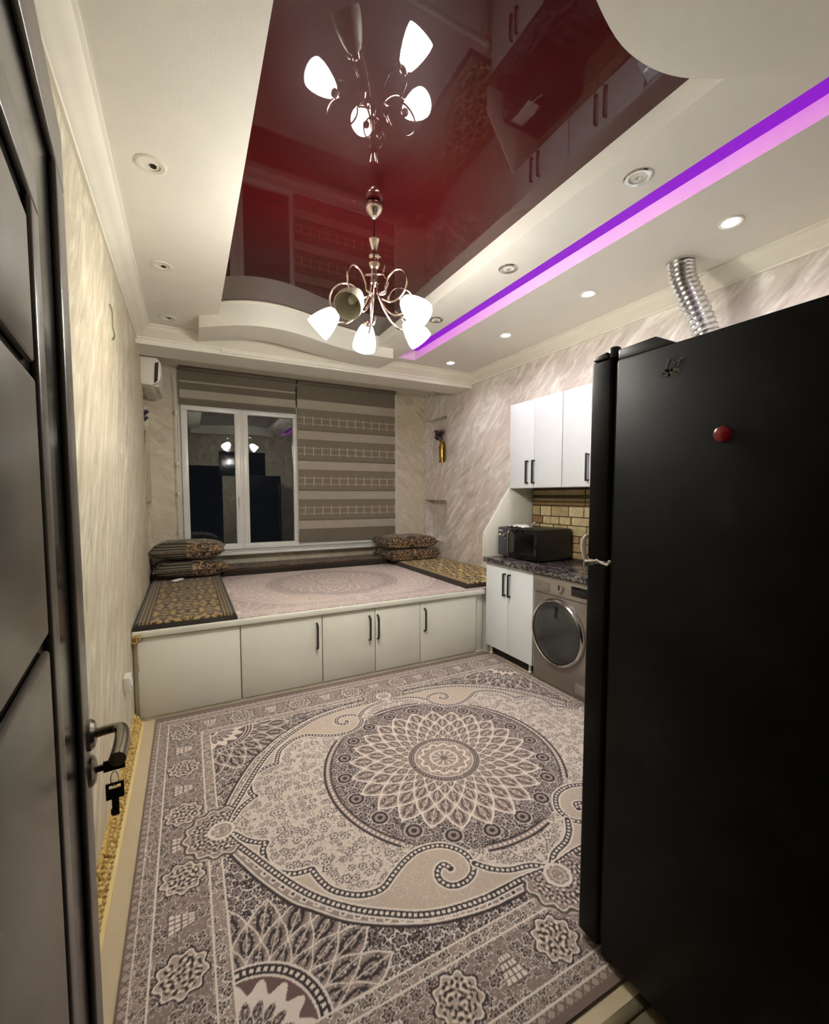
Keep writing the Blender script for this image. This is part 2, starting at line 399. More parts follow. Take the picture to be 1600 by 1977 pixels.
mb = MB(); mb.box(0.50, 0.522, YB-0.055, YB-0.034, 1.34, 1.38); mb.box(0.503, 0.519, YB-0.068, YB-0.052, 1.25, 1.38); mb.build('window_handle', 'white_plastic', wn, bevel=0.004)
box('window_sill', 'pvc_white', -0.15, 2.55, YB-0.13, YB+0.02, 0.745, 0.775, wn, bevel=0.008)

# ------------------------------------------------------------------ zebra blinds
def blind(x0, x1, z0, z1, phase, label):
    r = thing('zebra_roller_blind', ((x0+x1)/2, 5.13, z0), label=label, category='blind')
    y = 5.13
    box('cassette', 'blind_plain', x0, x1, y-0.03, y+0.05, z1-0.03, z1+0.02, r, bevel=0.006)
    z = z1-0.03; k = 0
    seq = phase
    mesh = {}
    while z > z0+0.03:
        kind, h = seq[k % len(seq)]; k += 1; zz = max(z-h, z0+0.02)
        dy = 0.0 if kind == 'blind_dark' else 0.006
        key = (kind, round(z-zz, 3), dy)
        if key not in mesh:
            o = MB().box(x0, x1, y+dy, y+dy+0.003, 0, z-zz).build('fabric_band', kind, r, local=True, smooth=False); mesh[key] = o.data
            for v_ in o.data.vertices: v_.co.x -= (x0+x1)/2; v_.co.y -= 5.13
        else:
            o = bpy.data.objects.new('fabric_band', mesh[key]); COL.objects.link(o); o.parent = r
        o.location = (0, 0, zz-z0); z = zz
        if kind == 'blind_dark':
            box('shadow_line', 'blind_plain', x0, x1, y-0.004, y+0.003, zz-0.004, zz+0.008, r, bevel=0.003)  # darker strip standing in for the shadow where two bands meet
    box('bottom_bar', 'blind_plain', x0, x1, y-0.008, y+0.012, z0, z0+0.025, r, bevel=0.005)
    return r
P0 = [('blind_dark', 0.16), ('blind_light', 0.10), ('blind_dark', 0.255), ('blind_light', 0.095)]
blind(-0.045, 1.135, 2.335, 2.71, [('blind_plain', 0.10), ('blind_light', 0.018), ('blind_plain', 0.075), ('blind_light', 0.085), ('blind_plain', 0.09)], 'brown striped roller blind pulled up above the bare window panes')
blind(1.15, 2.395, 0.845, 2.71, [('blind_plain', 0.175), ('blind_light', 0.105), ('blind_dark', 0.245), ('blind_light', 0.105), ('blind_dark', 0.245), ('blind_light', 0.105), ('blind_dark', 0.245), ('blind_light', 0.105), ('blind_dark', 0.245), ('blind_light', 0.105), ('blind_plain', 0.2)], 'brown striped roller blind with stitched bands lowered to the sill')
# bead chain at the left jamb
ch = thing('blind_chain', (-0.085, 5.12, 0.95), label='thin white blind control chain hanging left of the window', category='chain')
MB().tube(smoothcurve([(-0.085, 5.12, 2.62), (-0.08, 5.12, 2.2), (-0.083, 5.12, 1.6), (-0.078, 5.12, 1.1), (-0.07, 5.12, 0.98)], 6), 0.005, 6).build('cord', 'white_plastic', ch)
for z in (2.24, 1.72, 1.42, 1.02): MB().lathe([(0.001, -0.03), (0.011, -0.02), (0.013, 0), (0.011, 0.02), (0.001, 0.03)], (-0.08, 5.115, z), n=10).build('connector', 'white_plastic', ch)

# ------------------------------------------------------------------ textile raster (quarter of the rug pattern, mirrored)
ST = 0.003
NA, NB = 462, 388
aa, bb = np.meshgrid(np.arange(NA)*ST, np.arange(NB)*ST)           # |u|, |v|
CR, TN, TP, DK, NV, MD, MR = [lin(c) for c in ((218, 206, 196), (184, 167, 152), (148, 131, 124), (46, 35, 36), (54, 47, 56), (112, 94, 88), (104, 78, 76))]
Q = np.zeros((NB, NA, 3)); Q[:] = TN
rng = np.random.default_rng(5)
def fnoise(shape, px, seed):
    r = np.random.default_rng(seed).standard_normal(shape)
    ky = np.fft.fftfreq(shape[0])[:, None]; kx = np.fft.fftfreq(shape[1])[None, :]
    k = np.sqrt(kx**2+ky**2); flt = np.exp(-((k*px-1)**2)*6)
    n = np.real(np.fft.ifft2(np.fft.fft2(r)*flt)); return n/n.std()
def segdist(pts, A=None, B=None):
    A = aa if A is None else A; B = bb if B is None else B
    d = np.full(A.shape, 9.0); s = np.zeros(A.shape); acc = 0.0
    for (x0, y0), (x1, y1) in zip(pts[:-1], pts[1:]):
        L = math.hypot(x1-x0, y1-y0)
        if L < 1e-6: continue
        m = (A > min(x0, x1)-0.06) & (A < max(x0, x1)+0.06) & (B > min(y0, y1)-0.06) & (B < max(y0, y1)+0.06)
        px, py = A[m]-x0, B[m]-y0; t_ = np.clip((px*(x1-x0)+py*(y1-y0))/L**2, 0, 1)
        dd = np.hypot(px-t_*(x1-x0), py-t_*(y1-y0)); old = d[m]; up = dd < old
        ss = s[m]; ss[up] = acc+t_[up]*L; old[up] = dd[up]; d[m] = old; s[m] = ss; acc += L
    return d, s
def pin(poly):
    m = np.zeros(aa.shape, bool); n = len(poly)
    for i in range(n):
        (x0, y0), (x1, y1) = poly[i], poly[(i+1) % n]
        c = (y0 > bb) != (y1 > bb)
        if y1 != y0: m ^= c & (aa < (x1-x0)*(bb-y0)/(y1-y0)+x0)
    return m
def put(m, c, k=1.0): Q[m] = Q[m]*(1-k)+np.asarray(c)*k
def sm(pts, k=8): return [(p.x, p.y) for p in smoothcurve([(a, b, 0) for a, b in pts], k)]
def beaded(pts, w=0.012):
    d, s = segdist(pts)
    put(d < w+0.007, CR); put(d < w, DK)
    put((d < w*0.45) & (np.abs((s % 0.019)-0.0095) < 0.0055), CR)
def thin(pts, w, c): d, s = segdist(pts); put(d < w, c)
def florals(mask, ground, vine, flower, heart, px=9, seed=1, grid=0.05, fr=0.016, jit=0.018, density=1.0, vt=0.22):
    put(mask, ground)
    n = fnoise(aa.shape, px, seed); n2 = fnoise(aa.shape, px*1.8, seed+50)
    put(mask & (np.abs(n) < vt), vine)
    put(mask & (np.abs(n2) < 0.07), flower)
    r = np.random.default_rng(seed)
    for y in np.arange(0, NB*ST, grid):
        for x in np.arange((0 if int(y/grid) % 2 else grid/2), NA*ST, grid):
            if r.random() > density: continue
            cx, cy, rr = x+r.normal()*jit*.6, y+r.normal()*jit*.6, fr*r.uniform(.65, 1.35); ph = r.random()*6; npet = r.integers(5, 8)
            i0, i1 = max(0, int((cx-2*rr)/ST)), int((cx+2*rr)/ST)+2; j0, j1 = max(0, int((cy-2*rr)/ST)), int((cy+2*rr)/ST)+2
            sl = (slice(j0, j1), slice(i0, i1)); A, B = aa[sl]-cx, bb[sl]-cy
            if A.size == 0: continue
            d = np.hypot(A, B); th = np.arctan2(B, A); pr = rr*(1+0.22*np.cos(npet*th+ph)); mk = mask[sl]; q = Q[sl]
            q[mk & (d < pr*1.25)] = flower; q[mk & (d < pr)] = heart
            q[mk & (d < pr*0.66)] = vine; q[mk & (d < pr*0.30)] = heart
def lattice(mask, rad, th, N, k, r0, lines, fill, core, lw=0.13):
    """overlapping petals: two families of log spirals"""
    L = np.log(np.maximum(rad, 1e-4)/r0)*k; p = th*N/(2*math.pi)
    fa, fb = (p+L) % 1.0, (p-L) % 1.0
    ea = np.minimum(fa, 1-fa); eb = np.minimum(fb, 1-fb); e = np.minimum(ea, eb)
    put(mask, fill); put(mask & (e > 0.27), core); put(mask & (e > 0.40), fill)
    tex = fnoise(aa.shape, 6, int(N)); put(mask & (e > 0.2) & (tex > 0.7), core); put(mask & (e > 0.2) & (tex < -1.0), lines, .7)
    put(mask & (e < lw), lines)
def scales(mask, rad, th, N, rows, lines, fill, core, lw=0.07, ph=0.0):
    """rows of overlapping pointed petals, outermost first; rows = (r_in, r_tip)"""
    for k, (r0, r1) in reversed(list(enumerate(rows))):
        p = (th*N/(2*math.pi)+0.5*(k % 2)+ph) % 1.0-0.5; t_ = (rad-r0)/(r1-r0)
        tt = np.clip(t_, 0, 1)
        w = np.where(tt < 0.42, 0.30+0.22*np.sin(tt/0.42*math.pi/2), 0.52*np.cos((tt-0.42)/0.58*math.pi/2)**1.25)
        ins = mask & (t_ > 0) & (t_ < 1) & (np.abs(p) < w)
        e = (w-np.abs(p))
        put(ins, lines); lw_ = lw*np.where(tt > .42, 1.0, 1.0)
        body = ins & (e > lw_); put(body, fill)
        q_ = np.hypot(p/0.30, (tt-0.50)/0.34)
        put(body & (q_ < 1.0), (fill*.7+core*.3)); put(body & (q_ < 0.80), core); put(body & (q_ < 0.46), fill); put(body & (q_ < 0.24), core)
        sp = fnoise(aa.shape, 5, 200+k); put(body & (sp > 1.35) & (q_ < 1.15), core); put(body & (sp < -1.6), lines, .7)
        put(body & (np.abs(p) < 0.03) & (tt > .15) & (tt < .9), lines, .6)
        put(body & (np.abs(np.abs(p)-0.2) < 0.03) & (np.abs(((tt*6) % 1)-.5) < .22), core, .8)
# traced medallion curves (metres from the rug centre)
scal = sm([(1.086, 0.0), (1.073, .007), (1.029, .053), (.991, .106), (.945, .142), (.925, .151)], 4)+sm([(.925, .151), (.944, .188), (.94, .251), (.915, .306), (.867, .345), (.82, .358), (.794, .36)], 4)+sm([(.794, .36), (.784, .406), (.76, .466), (.72, .51), (.662, .547), (.594, .555), (.527, .517), (.468, .486), (.395, .468), (.311, .489), (.254, .553), (.251, .62), (.281, .656), (.331, .669), (.376, .655), (.396, .615), (.379, .579), (.347, .57), (.335, .597)], 5)
ell = sm([(1.076, 0.0), (1.045, .079), (.986, .187), (.943, .268), (.886, .37), (.826, .46), (.757, .537), (.683, .601), (.594, .66), (.521, .702), (.433, .732), (.316, .752), (.229, .757), (.135, .756), (.0, .77)], 5)
band = sm([(1.12, 0.0), (1.07, .12), (1.025, .224), (.965, .345), (.895, .46), (.839, .519), (.757, .603), (.671, .664), (.581, .714), (.482, .756), (.339, .79), (.22, .80), (0.0, .80)], 5)
side = sm([(.242, .62), (.2, .668), (.14, .704), (.058, .726), (.0, .77)], 5)
rad = np.hypot(aa, bb); th = np.arctan2(bb, aa)
INN = (aa < 1.085) & (bb < 0.83)
# dark field
florals(INN, DK, TP, CR, NV, 8, 3, 0.046, 0.017, density=.9, vt=.30)
# corner quarter rosettes
ca, cb = 1.085-aa, 0.83-bb; cr = np.hypot(ca, cb); ct = np.arctan2(cb, ca)
wob = cr*(1+0.06*np.abs(np.sin(ct*7)))
scales(INN & (cr > 0.2), cr, ct, 22, [(0.17, 0.30), (0.22, 0.37), (0.28, 0.445)], CR, TP, DK, 0.06)
put(INN & (cr < 0.232) & (cr >= 0.19), CR); put(INN & (cr < 0.225) & (cr > 0.197), DK)
put(INN & (np.abs(cr-0.211) < 0.006) & (((ct*0.211) % 0.02) < 0.011), CR)
m = INN & (cr < 0.19); put(m, MR); put(m & (cr < 0.165+0.018*np.cos(ct*16)), CR)
m = INN & (cr < 0.15+0.014*np.cos(ct*16)); put(m, CR); scales(m, cr, ct, 20, [(0.02, 0.075), (0.045, 0.105), (0.07, 0.14)], CR, TP, DK, 0.07)
put(INN & (cr < 0.04), CR); put(INN & (cr < 0.025), DK)
# grey band and oval
mb_ = pin(band+[(0, 0)]) & INN; put(mb_, TP)
d, s = segdist(band); put(d < 0.005, DK); put((d > 0.006) & (d < 0.012) & mb_, CR)
off = [(x*0.965, y*0.975) for x, y in band]; d, s = segdist(off)
put(mb_ & (d < 0.013) & (np.abs((s % 0.05)-.025) < 0.013), CR); put(mb_ & (d < 0.007) & (np.abs((s % 0.05)-.025) < 0.007), DK)
me_ = pin(ell+[(0, 0)]); florals(me_, TN, (TN*.8+CR*.2), (TN*.6+CR*.4), (TN*.7+TP*.3), 12, 8, 0.06, 0.016, density=.5, vt=.16)
ms_ = pin(scal[:len(scal)-30]+[(.254, .553), (.242, .62), (.2, .668), (.14, .704), (.058, .726), (0, .765), (0, 0)]) & me_
florals(ms_, (CR*.50+TN*.50), CR, (CR*.75+TP*.25), (MD*.4+DK*.6), 9, 21, 0.039, 0.0135, density=1.0, vt=.26)
n = fnoise(aa.shape, 7, 78); put(ms_ & (n > 1.25), (MD*.6+TP*.4), .8)
n = fnoise(aa.shape, 34, 77); put(ms_ & (np.abs(n) < 0.05), CR); put(ms_ & (np.abs(n-0.13) < 0.03), TP)
# medallion disc
md = rad < 0.60
florals(md, DK, TP, (TP*.5+CR*.5), NV, 8, 31, 0.05, 0.02, density=1, vt=.32)
rosn = 20; ph = ((th*rosn/(2*math.pi)) % 1-.5)*2*math.pi*0.525/rosn; rr_ = np.hypot(ph, rad-0.525)
put(md & (rr_ < 0.042), CR, .55); put(md & (rr_ < 0.036), DK); put(md & (rr_ < 0.024), TP); put(md & (rr_ < 0.012), DK)
star = rad*(1-0.035*np.cos(th*24))
scales((rad > 0.185), rad, th, 24, [(0.15, 0.245), (0.185, 0.295), (0.225, 0.36), (0.28, 0.43), (0.34, 0.50)], CR, (TP*.55+TN*.45), (MD*.65+DK*.35), 0.095)
put(rad < 0.192, CR); put((rad < 0.186) & (rad > 0.160), TP); put((np.abs(rad-0.173) < 0.006) & (((th*0.173) % 0.016) < 0.009), DK); put((rad < 0.188) & (rad > 0.183), DK); put((rad < 0.162) & (rad > 0.157), DK)
m = rad < 0.152; put(m, (TN*.6+TP*.4)); tex = fnoise(aa.shape, 6, 71); put(m & (tex > .8), MD); put(m & (np.abs(np.sin(th*12)) < 0.35) & (rad > 0.09) & (rad < .115), MD)
put((rad < 0.128+0.01*np.cos(th*12)) & (rad > 0.115+0.01*np.cos(th*12)), CR); put((rad < 0.075) & (rad > 0.066), CR)
m = rad < 0.06; put(m, TP); put(m & (np.abs(np.cos(th*5)) < 0.4), CR); put(rad < 0.02, MD)
# medallion rim, broken where the scrolls cross it
open_ = (th > math.radians(43)) & (th < math.radians(75))
rim = (rad > 0.585) & (rad < 0.625); put(rim & ~open_, TP); put(rim & ~open_ & ((np.abs(rad-0.588) < 0.005) | (np.abs(rad-0.619) < 0.005)), DK); put(rim & ~open_ & (np.abs(rad-0.604) < 0.005) & (((th*0.6) % 0.022) < 0.012), CR)
sc_gap = open_ & (rad > 0.545) & (rad < 0.64) & ms_
for p in (scal, side): beaded(p)
beaded(ell, 0.013)
# axis lobes
for (la, lb) in ((1.08, 0.0), (0.0, 0.80)):
    dl = np.hypot(aa-la, bb-lb); tl = np.arctan2(bb-lb, aa-la)
    outw = (aa > 0.93) if la else (bb > 0.70)
    m = (dl < 0.148+0.006*np.cos(tl*14)) & outw & ((~me_) | (dl < .05))
    put(m, (DK*.8+TP*.2)); put(m & (dl < 0.136+0.008*np.cos(tl*14)), CR); put(m & (dl < 0.130+0.008*np.cos(tl*14)), TP)
    tex = fnoise(aa.shape, 6, 12); put(m & (dl < .115) & (dl > .05) & (tex > .5), DK); put(m & (dl < .12) & (tex < -.9), CR)
    put(m & (dl < 0.052) & (dl > 0.040), CR); put(m & (dl < 0.03) & (dl > .022), TN)
# borders
LOBE = (np.hypot(aa-1.08, bb) < 0.152) | (np.hypot(aa, bb-0.80) < 0.152)
ed = np.maximum(aa-1.085, bb-0.83)           # distance out of the inner field
along = np.where(aa-1.085 > bb-0.83, bb, aa)
BD = (ed > 0) & ~LOBE
keep = Q.copy()
tot = 0.295
florals(BD, TP, (TN*.5+TP*.5), CR, DK, 7, 41, 0.034, 0.012, density=.9, vt=.28)
def strip(e0, e1, c): put(BD & (ed > e0) & (ed < e1), c)
strip(0, .006, CR); strip(.045, .052, CR)
m = BD & (ed > .058) & (ed < .215)
florals(m, (MD*.55+TP*.45), TP, (CR*.7+TP*.3), DK, 8, 43, 0.036, 0.012, density=.95, vt=.32)
cyc = ((along % 0.36)-0.18); dl = np.hypot(cyc, ed-0.135); tl = np.arctan2(ed-.135, cyc); wv = 1+0.10*np.cos(tl*9)
put(m & (dl < 0.075*wv), DK); put(m & (dl < 0.068*wv), CR); put(m & (dl < 0.062*wv), (TN+TP)/2); tex = fnoise(aa.shape, 6, 61); put(m & (dl < .056) & (tex > .35), DK); put(m & (dl < .056) & (tex < -.9), CR)
cy2 = (((along+0.18) % 0.36)-0.18); fan = (np.abs(cy2) < 0.016+0.28*np.clip(ed-0.095, 0, .085)) & (ed > .095) & (ed < .18) & m
put(fan, CR); put(fan & ((((cy2/(ed-.03)) % 0.14) < 0.035) | (((ed-.095) % 0.02) < .005)), MD)
strip(.215, .221, CR); m = BD & (ed > .221) & (ed < .262); put(m, (TP*.55+MD*.45))
florals(m, (TP*.6+MD*.4), (TN*.5+TP*.5), (CR*.6+TP*.4), DK, 6, 47, 0.027, 0.010, density=1.0, jit=0.006, vt=.3)
strip(.262, .268, CR); m = BD & (ed > .268); put(m, (TN*.4+TP*.6)); cyc = (along % 0.034)-.017; put(m & (np.abs(np.abs(cyc)-np.abs(ed-.279)) < .004) & (ed < .29), MD)
put(BD & (ed > .288), MD)
QF = np.clip(Q, 0, 1)

def sheet(name, x0, x1, y0, y1, step, zf, colf, parent=None, thick=0.006, **tags):
    """textile with thickness: gridded top coloured by the 'pattern' attribute, plus rim and underside"""
    nx, ny = max(2, int(round((x1-x0)/step))), max(2, int(round((y1-y0)/step)))
    X, Y = np.meshgrid(np.linspace(x0, x1, nx+1), np.linspace(y0, y1, ny+1)); Z = zf(X, Y); Cc = colf(X, Y)
    N = X.size; top = np.stack([X.ravel(), Y.ravel(), Z.ravel()], 1)
    I = np.arange(N).reshape(ny+1, nx+1)
    quads = np.stack([I[:-1, :-1].ravel(), I[:-1, 1:].ravel(), I[1:, 1:].ravel(), I[1:, :-1].ravel()], 1)
    rim = np.concatenate([I[0, :], I[1:, -1], I[-1, -2::-1], I[-2:0:-1, 0]]); R = len(rim)
    low = top[rim].copy(); low[:, 2] = zf(X, Y).min()-thick if np.isscalar(thick) else low[:, 2]
    V = np.concatenate([top, low]); k = N+np.arange(R)
    side = np.stack([rim, k, np.roll(k, -1), np.roll(rim, -1)], 1)
    off = np.array([(x0+x1)/2, (y0+y1)/2, low[:, 2].min()]) if parent is None else np.array(world_loc(parent))
    nq = len(quads)+len(side)
    me = bpy.data.meshes.new(name); me.vertices.add(len(V)); me.loops.add(nq*4+R); me.polygons.add(nq+1)
    me.vertices.foreach_set('co', (V-off).astype(np.float32).ravel())
    idx = np.concatenate([quads.ravel(), side.ravel(), k]).astype(np.int32)
    me.loops.foreach_set('vertex_index', idx)
    me.polygons.foreach_set('loop_start', np.concatenate([np.arange(nq)*4, [nq*4]]).astype(np.int32))
    me.update(calc_edges=True)
    at = me.color_attributes.new('pattern', 'FLOAT_COLOR', 'POINT')
    c = np.ones((len(V), 4), np.float32); c[:N, :3] = Cc.reshape(-1, 3); c[N:, :3] = Cc.reshape(-1, 3)[rim]*0.75
    at.data.foreach_set('color', c.ravel())
    me.validate(); me.shade_smooth(); me.set_sharp_from_angle(angle=0.7); me.materials.append(MATS['woven'])
    o = bpy.data.objects.new(name, me); COL.objects.link(o)
    if parent is None: o.location = off
    else: o.parent = parent
    return tag(o, **tags)
def qsample(u, v):
    fa = np.clip(np.abs(u)/ST, 0, NA-1.001); fb = np.clip(np.abs(v)/ST, 0, NB-1.001)
    i, j = fa.astype(int), fb.astype(int); p, q = (fa-i)[..., None], (fb-j)[..., None]
    return QF[j, i]*(1-p)*(1-q)+QF[j, i+1]*p*(1-q)+QF[j+1, i]*(1-p)*q+QF[j+1, i+1]*p*q
RCX, RCY = 1.165, 1.897
sheet('area_rug', -0.212, 2.33, 0.757, 3.062, 0.003, lambda X, Y: 0.009+0*X, lambda X, Y: qsample(X-RCX, Y-RCY), thick=0.008,
      label='large beige and black patterned medallion rug covering the floor', category='rug')

# ------------------------------------------------------------------ podium (storage platform)
PT = 0.57
pod = thing('storage_platform', (1.0, 3.9, 0.0), label='white raised storage platform with cupboard doors below the window', category='platform')
mb = MB(); mb.box(XL+0.003, 2.84, 3.11, 3.13, 0.0, PT-0.04); mb.box(XL+0.003, XL+0.02, 3.13, YB, 0, PT-0.04); mb.box(2.82, 2.84, 3.13, YB, 0, PT-0.04); mb.build('carcass', 'white_laminate', pod, smooth=False)
box('top_board', 'white_laminate', XL+0.003, 2.295, 3.06, YB, PT-0.038, PT, pod, bevel=0.004)
box('top_board', 'white_laminate', 2.295, 2.845, 3.10, YB, PT-0.038, PT, pod, smooth=False)
box('plinth', 'white_laminate', XL+0.003, 2.30, 3.085, 3.10, 0.0, 0.022, pod, bevel=0.003)
def bar_handle(p, mat, a, b, out, r=0.007, flat=False):
    """bow handle between a and b, standing off along out"""
    a, b, o = Vector(a), Vector(b), Vector(out)
    d = (b-a)
    pts = smoothcurve([a, a+o*0.8+d*0.04, a+o+d*0.18, a+o+d*0.5, b+o-d*0.18, b+o*0.8-d*0.04, b], 4)
    return MB().tube(pts, r, 8).build('handle', mat, p)
edges = [-0.30, 0.288, 0.846, 1.262, 1.659, 2.215]
hx = {1: 0.805, 2: 1.213, 3: 1.281, 4: 1.697}
for i in range(5):
    dr = box('door', 'white_laminate', edges[i]+0.003, edges[i+1]-0.003, 3.085-0.008, 3.105, 0.026 if i else 0.024, 0.525, pod, bevel=0.002)
    if i in hx: bar_handle(dr, 'handle_dark', (hx[i], 3.078, 0.47), (hx[i], 3.078, 0.285), (0, -0.028, 0), 0.008)
box('filler_strip', 'white_laminate', 2.222, 2.30, 3.10, 3.112, 0.02, 0.53, pod, bevel=0.002)
# gilt tassel knot at the platform corner
ks = thing('rope_knot', (-0.30, 3.05, 0.46), label='small gold rope knot at the platform corner by the wall', category='rope')
for i in range(6):
    a = i*1.05; c = Vector((-0.298, 3.046, 0.535)); R_ = 0.018
    MB().tube([c+Vector((math.cos(t_+a)*R_*math.cos(a), math.sin(t_)*0.008-0.004, math.sin(t_+a)*R_))+Vector((0.004*i-.01, 0, 0.006*(i % 3)-.006)) for t_ in np.linspace(0, 6.28, 14)], 0.004, 6, True).build('strand', 'thread_gold', ks)
MB().tube(smoothcurve([(-0.300, 3.052, 0.525), (-0.302, 3.056, 0.46), (-0.298, 3.058, 0.40), (-0.292, 3.06, 0.33)], 5), 0.0035, 6).build('tail', 'thread_gold', ks)

# platform rug
PK = lin((226, 206, 200))
def podcol(X, Y):
    c = qsample((X-1.22)*1.02, (Y-4.02)*1.02)
    return c*0.66+PK*0.40
sheet('platform_rug', XL+0.02, 2.82, 3.085, 5.15, 0.005, lambda X, Y: PT+0.006+0*X, podcol, thick=0.005, label='pale pink patterned carpet lying on the platform', category='rug')

# floor mattresses (padded, gold on dark brown)
def mcol_factory(x0, x1, y0, y1, along, ground, gold, mid, seed, repx=0.27, repy=0.40):
    def f(X, Y):
        if along == 'y': s, t_, w = X-x0, Y-y0, x1-x0
        else: s, t_, w = Y-y0, X-x0, y1-y0
        c = np.zeros(X.shape+(3,)); c[:] = ground
        # mirrored damask
        k = 0.004; n_ = 220
        base = fnoise((n_, n_), 21, seed); fine = fnoise((n_, n_), 13, seed+1)
        sx_ = np.abs(((s-w/2+repx/2) % repx)-repx/2); ty = np.abs((t_ % repy)-repy/2)
        ii = np.clip((sx_/k).astype(int), 0, n_-1); jj = np.clip((ty/k).astype(int), 0, n_-1)
        b, fi = base[jj, ii], fine[jj, ii]
        di = np.abs(sx_/repx*2+ty/repy*2-1)
        c[b > 0.0] = gold; c[(b > 0.9)] = mid; c[(np.abs(b+.35) < 0.12)] = mid; c[(fi > 1.0)] = ground*0.7; c[(fi < -1.3)] = gold*1.15
        c[di < 0.035] = ground*.6; c[(di < 0.07) & (di >= 0.035)] = gold
        kb = 1.0 if along == 'y' else 0.2
        e = np.minimum(s, w-s); e2 = np.minimum(t_, (y1-y0 if along == 'y' else x1-x0)-t_)
        for lo, hi, cc in ((0, .03*kb, ground*.6), (.03*kb, .037*kb, gold), (.037*kb, .052*kb, ground*.7), (.052*kb, .058*kb, gold*.9), (.058*kb, .076*kb, mid*.6), (.076*kb, .083*kb, gold), (.083*kb, .09*kb, ground*.6)):
            c[(e >= lo) & (e < hi)] = cc
        c[e2 < 0.012] = ground*.6
        return c
    return f
def pad(name, x0, x1, y0, y1, z, h, along, ground, gold, mid, seed, **tags):
    def zf(X, Y):
        ex = np.minimum(X-x0, x1-X); ey = np.minimum(Y-y0, y1-Y); e = np.minimum(ex, ey)
        rnd = np.sqrt(np.clip(1-np.clip(1-e/0.035, 0, 1)**2, 0, 1))
        return z+0.004+(h-0.004)*rnd+0.004*np.sin(X*9)*np.sin(Y*7)*np.clip(e/0.1, 0, 1)
    return sheet(name, x0, x1, y0, y1, 0.006, zf, mcol_factory(x0, x1, y0, y1, along, *[lin(c) for c in (ground, gold, mid)], seed), thick=0.004, **tags)
MZ = PT+0.006
pad('floor_mattress', -0.318, 0.275, 3.075, 5.10, MZ, 0.042, 'y', (34, 25, 15), (150, 124, 76), (84, 62, 36), 11, label='dark brown and gold brocade mattress along the left wall', category='mattress')
pad('floor_mattress', 2.15, 2.835, 3.14, 5.10, MZ, 0.046, 'y', (52, 36, 18), (214, 184, 116), (140, 106, 54), 13, label='bright gold brocade mattress beside the kitchen cabinets', category='mattress')
pad('floor_mattress', 0.29, 2.135, 4.74, 5.14, MZ, 0.075, 'x', (40, 28, 18), (116, 90, 56), (76, 54, 34), 17, label='long brown brocade mattress under the window sill', category='mattress')
def pillow(name, cx, cy, z0, wx, wy, h, rz, label, mat='brocade_brown', ends='pillow_stripe', pw=3.4, ex=0.46):
    r = thing(name, (cx, cy, z0), rz, label=label, category='pillow')
    def surf(n=22):
        m = MB(); vs = []; fs = []
        for s_ in (1, -1):
            for j in range(n+1):
                for i in range(n+1):
                    u, v_ = -1+2*i/n, -1+2*j/n
                    prof_ = max(0.0, (1-abs(u)**pw))**ex*max(0.0, (1-abs(v_)**pw))**ex
                    x = u*wx/2*(1-0.10*(1-abs(v_))*abs(u)**3*0-0.05*abs(u)*(1-v_*v_)); y = v_*wy/2*(1-0.05*abs(v_)*(1-u*u))
                    vs.append((x, y, h/2+s_*(h/2)*prof_+0.004*math.sin(x*30+1)*math.sin(y*26)*prof_))
        N = (n+1)**2
        for s_ in (0, 1):
            for j in range(n):
                for i in range(n):
                    a = s_*N+j*(n+1)+i; q = (a, a+1, a+n+2, a+n+1); fs.append(q if s_ == 0 else q[::-1])
        m.add(vs, fs); return m
    o = surf().build('cover', mat, r, local=True)
    bm = bmesh.new(); bm.from_mesh(o.data); bmesh.ops.remove_doubles(bm, verts=bm.verts, dist=1e-4); bmesh.ops.recalc_face_normals(bm, faces=bm.faces)
    if ends:
        o.data.materials.append(MATS[ends])
    bm.to_mesh(o.data); bm.free(); o.data.shade_smooth()
    if ends:
        for p in o.data.polygons:
            if p.center.x < wx*0.02 and p.center.y < -wy*0.18: p.material_index = 1
    rim = []
    for k in range(64):
        t_ = 2*math.pi*k/64; c, s_ = math.cos(t_), math.sin(t_)
        q = max(abs(c), abs(s_)); u, v_ = c/q, s_/q
        rim.append((u*wx/2*(1-0.05*abs(u)*(1-v_*v_)), v_*wy/2*(1-0.05*abs(v_)*(1-u*u)), h/2))
    MB().tube(rim, 0.006, 6, True).build('piping', 'brocade_edge', r, local=True)
    return r
pillow('pillow', 0.01, 4.72, MZ+0.047, 0.64, 0.52, 0.165, 0.06, 'dark striped pillow lying underneath on the left mattress')
pillow('pillow', 0.0, 4.74, MZ+0.214, 0.64, 0.54, 0.175, -0.08, 'dark striped pillow on top of the pile by the left wall')
pillow('pillow', 2.37, 4.76, MZ+0.046, 0.68, 0.48, 0.135, 0.05, 'brown brocade pillow lying underneath near the wall niches', ends=None, pw=6.5, ex=0.36)
pillow('pillow', 2.35, 4.77, MZ+0.19, 0.68, 0.48, 0.145, -0.04, 'brown brocade pillow on top of the pile near the wall niches', ends=None, pw=6.5, ex=0.36)
# small white remote on the left mattress
rm = thing('remote_control', (-0.10, 4.42, MZ+0.052), 0.9, label='small white remote control lying on the dark mattress', category='remote')
MB().box(-0.055, 0.055, -0.02, 0.02, 0, 0.016).build('body', 'white_plastic', rm, bevel=0.005, local=True)
MB().box(-0.03, 0.03, -0.012, 0.012, 0.0155, 0.018).build('keypad', 'white_gloss', rm, local=True)

